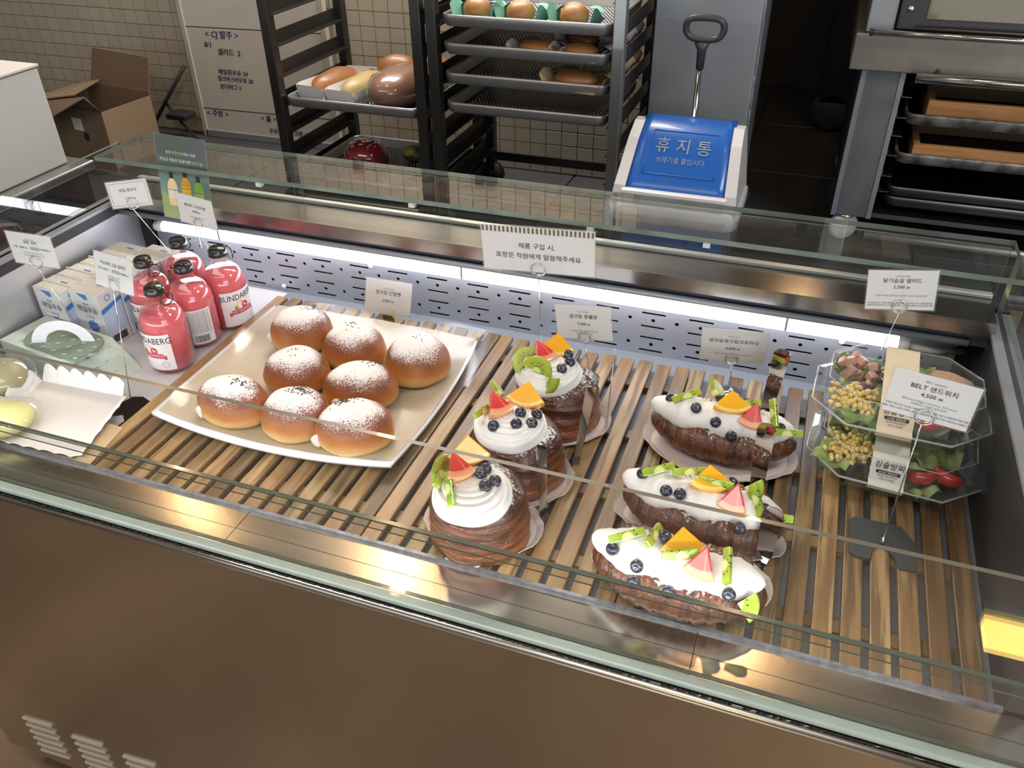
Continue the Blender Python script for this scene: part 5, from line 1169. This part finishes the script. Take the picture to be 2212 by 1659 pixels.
# ------------------------------------------------------------------ signs
def frame(C, Rm): return Matrix.Translation(C) @ Matrix(Rm).to_4x4()
def sign(lab, C, Rm, w, h, base, lines, basekind='disc', stem=True, ring=True, stripes=False, ringdx=0, paper=None, ring_r=.0105, border=False, cat='sign', k_=1):
    if k_ != 1:
        C = (C[0] * k_, C[1] * k_, .9 + (C[2] - .9) * k_); w *= k_; h *= k_; lines = [(a_, b_, c_, d_ * k_, e_) for a_, b_, c_, d_, e_ in lines]
    t = thing('price_card' if cat == 'sign' else 'notice_card', lab, 'price card' if cat == 'sign' else 'notice', tuple(base), 0, None)
    Fm = Matrix.Translation(-Vector(base)) @ frame(C, Rm)
    b = .0022
    MB().box(-w / 2 - b, w / 2 + b, -.0006, .0008, -h / 2 - b, h / 2 + b, M=Fm).build('clear_sleeve', SLEEVE, t)
    MB().box(-w / 2, w / 2, -.0002, .0004, -h / 2, h / 2, M=Fm).build('card', paper or CARD, t)
    m = MB(); mg = MB()
    for s, x, z, sz, kind in lines:
        put_text(m if kind == 0 else mg, s, sz, x * w, z * h, -.0009, M=Fm)
    if border:
        for (a, b_, c, d) in ((-.45, -.42, .45, -.42), (.45, -.42, .45, .42), (.45, .42, -.45, .42), (-.45, .42, -.45, -.42)):
            p0 = Vector((a * w, -.0009, b_ * h)); p1 = Vector((c * w, -.0009, d * h)); nn = Vector((0, 0, .0003)) if b_ == d else Vector((.0003, 0, 0)); mg.add([Fm @ (p0 - nn), Fm @ (p1 - nn), Fm @ (p1 + nn), Fm @ (p0 + nn)], [(0, 1, 2, 3)])
    if m.v: m.build('lettering', INK, t)
    if mg.v: mg.build('small_lettering', INKG, t)
    if stripes:
        ms = MB(); n = 27
        for k in range(n):
            x0 = -w / 2 + w * (k + .25) / n; ms.box(x0, x0 + w / n * .5, -.0009, -.0007, h / 2 - .012, h / 2 - .001, M=Fm)
        ms.build('stripe_border', pbr('olive_stripe', (.16, .12, .06), .6), t)['kind'] = 'stuff'
    rc = Fm @ Vector((ringdx, -.0030, -h / 2 + ring_r * .55))
    if ring:
        MB().ring(rc, ring_r, .0008, 28, 6, M=Matrix(Rm).to_4x4()).ring(rc + Vector((0, .0045, 0)), ring_r * .96, .0008, 28, 6, M=Matrix(Rm).to_4x4()).build('ring_clip', CHROME, t)
    if stem:
        rb = rc + Matrix(Rm) @ Vector((0, 0, -ring_r)); MB().tube([rb, (rb * .5 + Vector((0, 0, .003)) * .5), (0, 0, .003)], .0009, 6).build('stem', CHROME, t)
    if basekind == 'arch':
        pl = [(-.044, -.030), (-.044, .040), (-.036, .047), (.026, .047), (.044, .018), (.044, -.040), (.022, -.042), (.018, -.026), (.010, -.012), (.0, -.006), (-.008, -.010), (-.014, -.022), (-.016, -.036), (-.036, -.036)]
        MB().prism(pl, 0, .002).build('base_plate', pbr('charcoal_plate', (.055, .065, .068), .45, .3), t); MB().tube([(0, 0, .002), (0, 0, .014)], .003, 8).build('stem_socket', CHROME, t)
    elif basekind == 'steel':
        pl = [(-.050, -.045), (-.040, .035), (-.012, .035)] + [(.012 + .014 * cos(a), .035 + .012 * sin(a)) for a in [pi + k * pi / 8 for k in range(1, 8)]] + [(.034, .035), (.048, .035), (.045, -.045)]
        MB().prism(pl, 0, .0015).build('base_plate', pbr('blue_steel_plate', (.30, .32, .36), .3, .9), t, (.02, .0, 0)); MB().tube([(0, 0, .0015), (0, 0, .010)], .003, 8).build('stem_socket', CHROME, t)
    elif basekind == 'disc':
        MB().lathe([(0, 0), (.018, 0), (.018, .002), (.004, .003), (.003, .008), (0, .008)], 18).build('base_disc', CHROME, t)
    return t
SZ = .0215
sign('white notice card with a striped top edge, at the middle of the back', (-.4353, 1.33, .2255), [[.996, -.0882, -.0149], [.0865, .9923, -.0886], [.0226, .087, .996]], .2128, .0939, (-.418, 1.305, SZ),
     [('제품 구입 시,', -.01, .08, .0130, 0), ('포장은 직원에게 말씀해주세요', 0, -.15, .0130, 0)], 'steel', stripes=True, cat='notice', ring_r=.013, k_=.96)
sign('price card in a gold clip behind the sugared buns', (-.7612, 1.335, .0695), [[.9962, -.0871, .0076], [.08, .9428, .3235], [-.0354, -.3217, .9462]], .1006, .0669, (-.751, 1.31, SZ),
     [('Cream bread', 0, .24, .0045, 1), ('생크림 단팥빵', 0, .10, .0098, 0), ('2,500 w', 0, -.14, .0078, 0)], None, stem=False, ring=False)
g = [o for o in S.objects if o.name.startswith('price_card')][-1]
m = MB()
m.box(-.022, .022, -.020, .006, 0, .0015).box(-.013, .013, .000, .002, .0015, .020)
cl = m.build('gold_clip', GOLD, g, (0, 0, 0)); 
for x in (-.013, .013): MB().bbox(x - .002, x + .002, -.004, .000, .012, .034, .0008).build('clip_prong', GOLD, g)
sign('price card behind the rearmost round pastry', (-.3217, 1.25, .1379), [[.9937, -.0099, -.1119], [.0088, .9999, -.0111], [.112, .0101, .9937]], .102, .0681, (-.305, 1.25, SZ),
     [('Cream Mont', 0, .33, .004, 1), ('생크림 몽블랑', 0, .18, .0092, 0), ('7,000 w', 0, -.04, .0075, 0), ('생크림과 생과일 크로와상 포장 제품', 0, -.25, .0033, 1), ('매일 구입 생크림 제품', 0, -.33, .0033, 1)])
sign('price card behind the rearmost croissant', (-.0604, 1.28, .123), [[.9951, -.0956, -.0271], [.0895, .9808, -.1732], [.0431, .1699, .9845]], .1094, .0729, (-.052, 1.288, SZ),
     [('Fruit Cream', 0, .30, .004, 1), ('생과일생크림크로와상', 0, .15, .0092, 0), ('6,800 w', 0, -.07, .0075, 0), ('생과일과 생크림이 가득한 크로와상 제품입니다', 0, -.25, .0033, 1), ('매일 생크림 제품', 0, -.34, .0033, 1)])
sign('price card high behind the salad boxes', (.187, 1.36, .2345), [[.9915, -.0416, -.1233], [.0483, .9975, .0518], [.1208, -.0573, .991]], .1054, .07, (.165, 1.34, .001),
     [('Chicken Salad', 0, .36, .004, 1), ('닭가슴살 샐러드', 0, .24, .0088, 0), ('5,500 w', 0, .08, .0078, 0), ('신선한 야채와 단백질을 섭취할 수 있는 든든한 한끼', 0, -.14, .0038, 1),
      ('닭가슴살 샐러드 야채 단백질 냉장보관 제품입니다 포장 구입 시 말씀해주세요', 0, -.33, .0031, 0), ('주재료 닭가슴살 샐러드 신선한 야채 제품 구입 매일 섭취할 수 있는 든든한 한끼', 0, -.39, .0031, 0)], k_=.945)
sign('tilted price card on a long wire over a charcoal base, at the right', (.2042, .98, .276), [[.9907, .134, .0251], [-.1327, .9901, -.0458], [-.031, .0421, .9986]], .1014, .068, (.203, .975, SZ),
     [('BELT sandwich', 0, .36, .004, 1), ('BELT 샌드위치', 0, .22, .0092, 0), ('4,500 w', 0, .06, .0082, 0), ('B(Bacon), E(Egg), L(Lettuce), T(Tomato)', 0, -.10, .0040, 1), ('주재료의 가득한 샌드위치', 0, -.18, .0040, 1),
      ('주재료 샌드위치 신선한 야채 단백질 포장 제품 구입 시 말씀해주세요 매일', 0, -.29, .0033, 0), ('제품은 매일 신선한 주재료 포장은 직원에게 말씀해주세요 냉장보관 제품입니다', 0, -.37, .0033, 0)], 'arch', ring_r=.0115)
sign('tilted price card with a thin border above the milk cartons', (-1.3046, 1.27, .2496), [[.9058, -.4067, -.1188], [.4173, .905, .0832], [.0737, -.1249, .9894]], .0823, .0545, (-1.225, 1.325, .001),
     [('매일 흰우유', 0, .14, .0075, 0), ('1,300 w', 0, -.17, .0065, 0)], border=True, ring_r=.011)
sign('plain price card overlapping the green bottle poster', (-1.1792, 1.31, .2111), [[.9908, .1298, .0379], [-.1294, .9915, -.013], [-.0393, .0079, .9992]], .0988, .0659, (-1.150, 1.322, .001),
     [('분다버그 핑크자몽', 0, .16, .0078, 0), ('4,500 w', 0, -.02, .0070, 0), ('자몽 탄산음료 제품입니다', 0, -.22, .0036, 1)], k_=.962)
sign('price card with a green price box, leftmost of all', (-1.2905, 1.0, .2484), [[.9958, -.0877, .0252], [.0879, .9961, -.0069], [-.0245, .009, .9997]], .0949, .063, (-1.285, 1.088 - .04, .001),
     [('Sweet potato', 0, .32, .0036, 1), ('상투 과자', 0, .22, .0075, 0), ('1개 1,900 w', -.26, .04, .0060, 0), ('10,000 w', .30, .04, .0060, 0), ('매일 신선한 과자 제품 구입 시', 0, -.12, .0034, 1), ('포장은 직원에게 말씀해주세요', 0, -.20, .0034, 1)], None, ring_r=.012)
sign('price card with a green price box on the wire in front of the milk', (-1.1033, .99, .2368), [[.9899, .1325, .0506], [-.1404, .9664, .2153], [-.0204, -.2202, .9752]], .0936, .0623, (-1.098, .935, .001),
     [('카스테라 고급 컵케익', 0, .22, .0072, 0), ('1개 1,500 w', -.26, .04, .0058, 0), ('8,000 w', .30, .04, .0058, 0), ('매일 신선한 카스테라', 0, -.14, .0034, 1), ('우유와 구입 시 주세요', 0, -.22, .0034, 1)], None, ring_r=.012)
GB = pbr('green_price_box', (.28, .42, .30), .6)
for C, Rm, nm in (((-1.2905, 1.0, .2484), [[.9958, -.0877, .0252], [.0879, .9961, -.0069], [-.0245, .009, .9997]], 'leftmost'), ((-1.1033, .99, .2368), [[.9899, .1325, .0506], [-.1404, .9664, .2153], [-.0204, -.2202, .9752]], 'wire in front')):
    root = [o for o in S.objects if o.get('label') and nm in o['label'] and o.name.startswith('price_card')][0]
    MB().box(-.003, .016, -.0012, -.0008, .0003, .0053, M=Matrix.Translation(-root.location) @ frame(C, Rm)).build('green_box_print', GB, root)
root = [o for o in S.objects if o.get('label') and 'wire in front' in o['label']][0]
MB().prism([(-.045, -.040), (-.045, .03), (-.03, .042), (.03, .042), (.045, .02), (.045, -.05), (.02, -.05), (.012, -.02), (-.006, -.012), (-.020, -.030)], 0, .002).build('base_plate', pbr('charcoal_plate2', (.04, .043, .045), .4, .4), root, (.030, -.035, 0), (0, 0, R_(-20)))
root = [o for o in S.objects if o.get('label') and 'leftmost of all' in o['label']][0]
MB().lathe([(0, 0), (.018, 0), (.018, .002), (0, .003)], 18).build('base_disc', CHROME, root)
# bottle poster
PC = (-1.1870, 1.3056, .2805); PR = [[.9996, -.0048, .0285], [.0009, .9909, .1344], [-.0289, -.1343, .9905]]
def poster_mat():
    m, nt, out = nmat('poster_print'); b = N(nt, 'ShaderNodeBsdfPrincipled'); L(nt, b.outputs[0], out.inputs[0]); b.inputs['Roughness'].default_value = .4
    tc = N(nt, 'ShaderNodeTexCoord'); sp = N(nt, 'ShaderNodeSeparateXYZ'); L(nt, tc.outputs['Generated'], sp.inputs[0])
    no = N(nt, 'ShaderNodeTexNoise'); no.inputs['Scale'].default_value = 14; L(nt, tc.outputs['Object'], no.inputs['Vector'])
    ad = N(nt, 'ShaderNodeMath', operation='MULTIPLY_ADD'); ad.inputs[1].default_value = .25; L(nt, no.outputs[0], ad.inputs[0]); L(nt, sp.outputs[2], ad.inputs[2])
    sb = N(nt, 'ShaderNodeMath', operation='MULTIPLY_ADD'); sb.inputs[1].default_value = .22; L(nt, sp.outputs[0], sb.inputs[0]); L(nt, ad.outputs[0], sb.inputs[2])
    cr = N(nt, 'ShaderNodeValToRGB'); e = cr.color_ramp.elements; e[0].position = .40; e[0].color = (.34, .46, .16, 1); e[1].position = 1.1; e[1].color = (.055, .075, .075, 1)
    for p_, c_ in ((.46, (.30, .42, .18)), (.48, (.16, .33, .26)), (.78, (.09, .15, .14))): k = e.new(p_); k.color = rgba(c_)
    L(nt, sb.outputs[0], cr.inputs[0]); L(nt, cr.outputs[0], b.inputs['Base Color'])
    return m
pt = thing('bottle_poster', 'dark green poster card picturing three soda bottles', 'poster', (-1.20, 1.325, .0034))
FM = Matrix.Translation(-Vector(pt.location)) @ frame(PC, PR); w, h = .1200, .1705
MB().box(-w / 2 - .002, w / 2 + .002, -.0003, .0012, -h / 2 - .002, h / 2 + .002, M=FM).build('clear_sleeve', SLEEVE, pt)
MB().box(-w / 2, w / 2, .0, .0008, -h / 2, h / 2, M=FM).build('poster_card', poster_mat(), pt)
m = MB(); m2 = MB(); YP = -.0006
put_text(m, '호주', .0076, -.030, .052, YP, M=FM); put_text(m2, '청정자연', .0076, -.008, .052, YP, M=FM); put_text(m, '에서 자란', .0076, .021, .052, YP, M=FM)
put_text(m, '최상급 재료로 만들어진', .0076, -.016, .037, YP, M=FM); put_text(m2, '분다버그', .0076, .030, .037, YP, M=FM); put_text(m, '는', .0076, .048, .037, YP, M=FM)
put_text(m2, '프리미엄 자연발효 탄산음료', .0076, -.009, .022, YP, M=FM); put_text(m, '입니다', .0076, .041, .022, YP, M=FM)
m.build('white_lettering', PAPER, pt); m2.build('yellow_lettering', pbr('yellow_print', (.62, .62, .12), .5), pt)
pr_ = [(-.0045, 1), (-.0045, .86), (-.006, .80), (-.0105, .70), (-.012, .60), (-.012, .05), (-.010, 0), (.010, 0), (.012, .05), (.012, .60), (.0105, .70), (.006, .80), (.0045, .86), (.0045, 1)]
for k, (x, z0, hh, c) in enumerate(((-.030, -.058, .068, (.80, .62, .30)), (.004, -.052, .068, (.62, .30, .02)), (.035, -.056, .066, (.18, .42, .06)))):
    bp_ = MB().add([FM @ Vector((x + a, -.0005, z0 + b * hh)) for a, b in pr_], [tuple(range(14))]).build('bottle_print', pbr('print_%d' % k, c, .4), pt)
    MB().add([FM @ Vector((x + a, -.0008, z0 + b * hh)) for a, b in ((-.0048, .84), (.0048, .84), (.0048, 1.02), (-.0048, 1.02))], [(0, 1, 2, 3)]).build('cap_print', INK, bp_)
    MB().add([FM @ Vector((x + a, -.0008, z0 + b * hh)) for a, b in ((-.0115, .22), (.0115, .22), (.0115, .56), (-.0115, .56))], [(0, 1, 2, 3)]).build('label_print', [pbr('print_label_a', (.80, .70, .62), .4), pbr('print_label_b', (.72, .50, .06), .4), pbr('print_label_c', (.34, .50, .14), .4)][k], bp_)
    m = MB(); put_text(m, 'BUNDABERG', .0042, x, z0 + hh * .50, -.0010, M=FM, sx=.85); m.build('lettering', INK, bp_)
MB().tube([(0, -.004, .175), (0, 0, .003)], .0009, 6).build('stem', CHROME, pt); MB().lathe([(0, 0), (.018, 0), (.018, .002), (0, .003)], 18).build('base_disc', CHROME, pt)
# bare pin
t = thing('wire_pin', 'bare thin wire pin standing right of the rearmost round pastry', 'wire pin', (-.236, 1.098, .0212))
MB().tube([(0, 0, 0), (.006, 0, .168)], .0008, 6).build('wire', CHROME, t); MB().sph((.006, 0, .169), .0016, 8, 6).build('pin_head', CHROME, t)

if 'ob' in _tx:
    bpy.data.objects.remove(_tx['ob']); bpy.data.curves.remove(_tx['cu'])
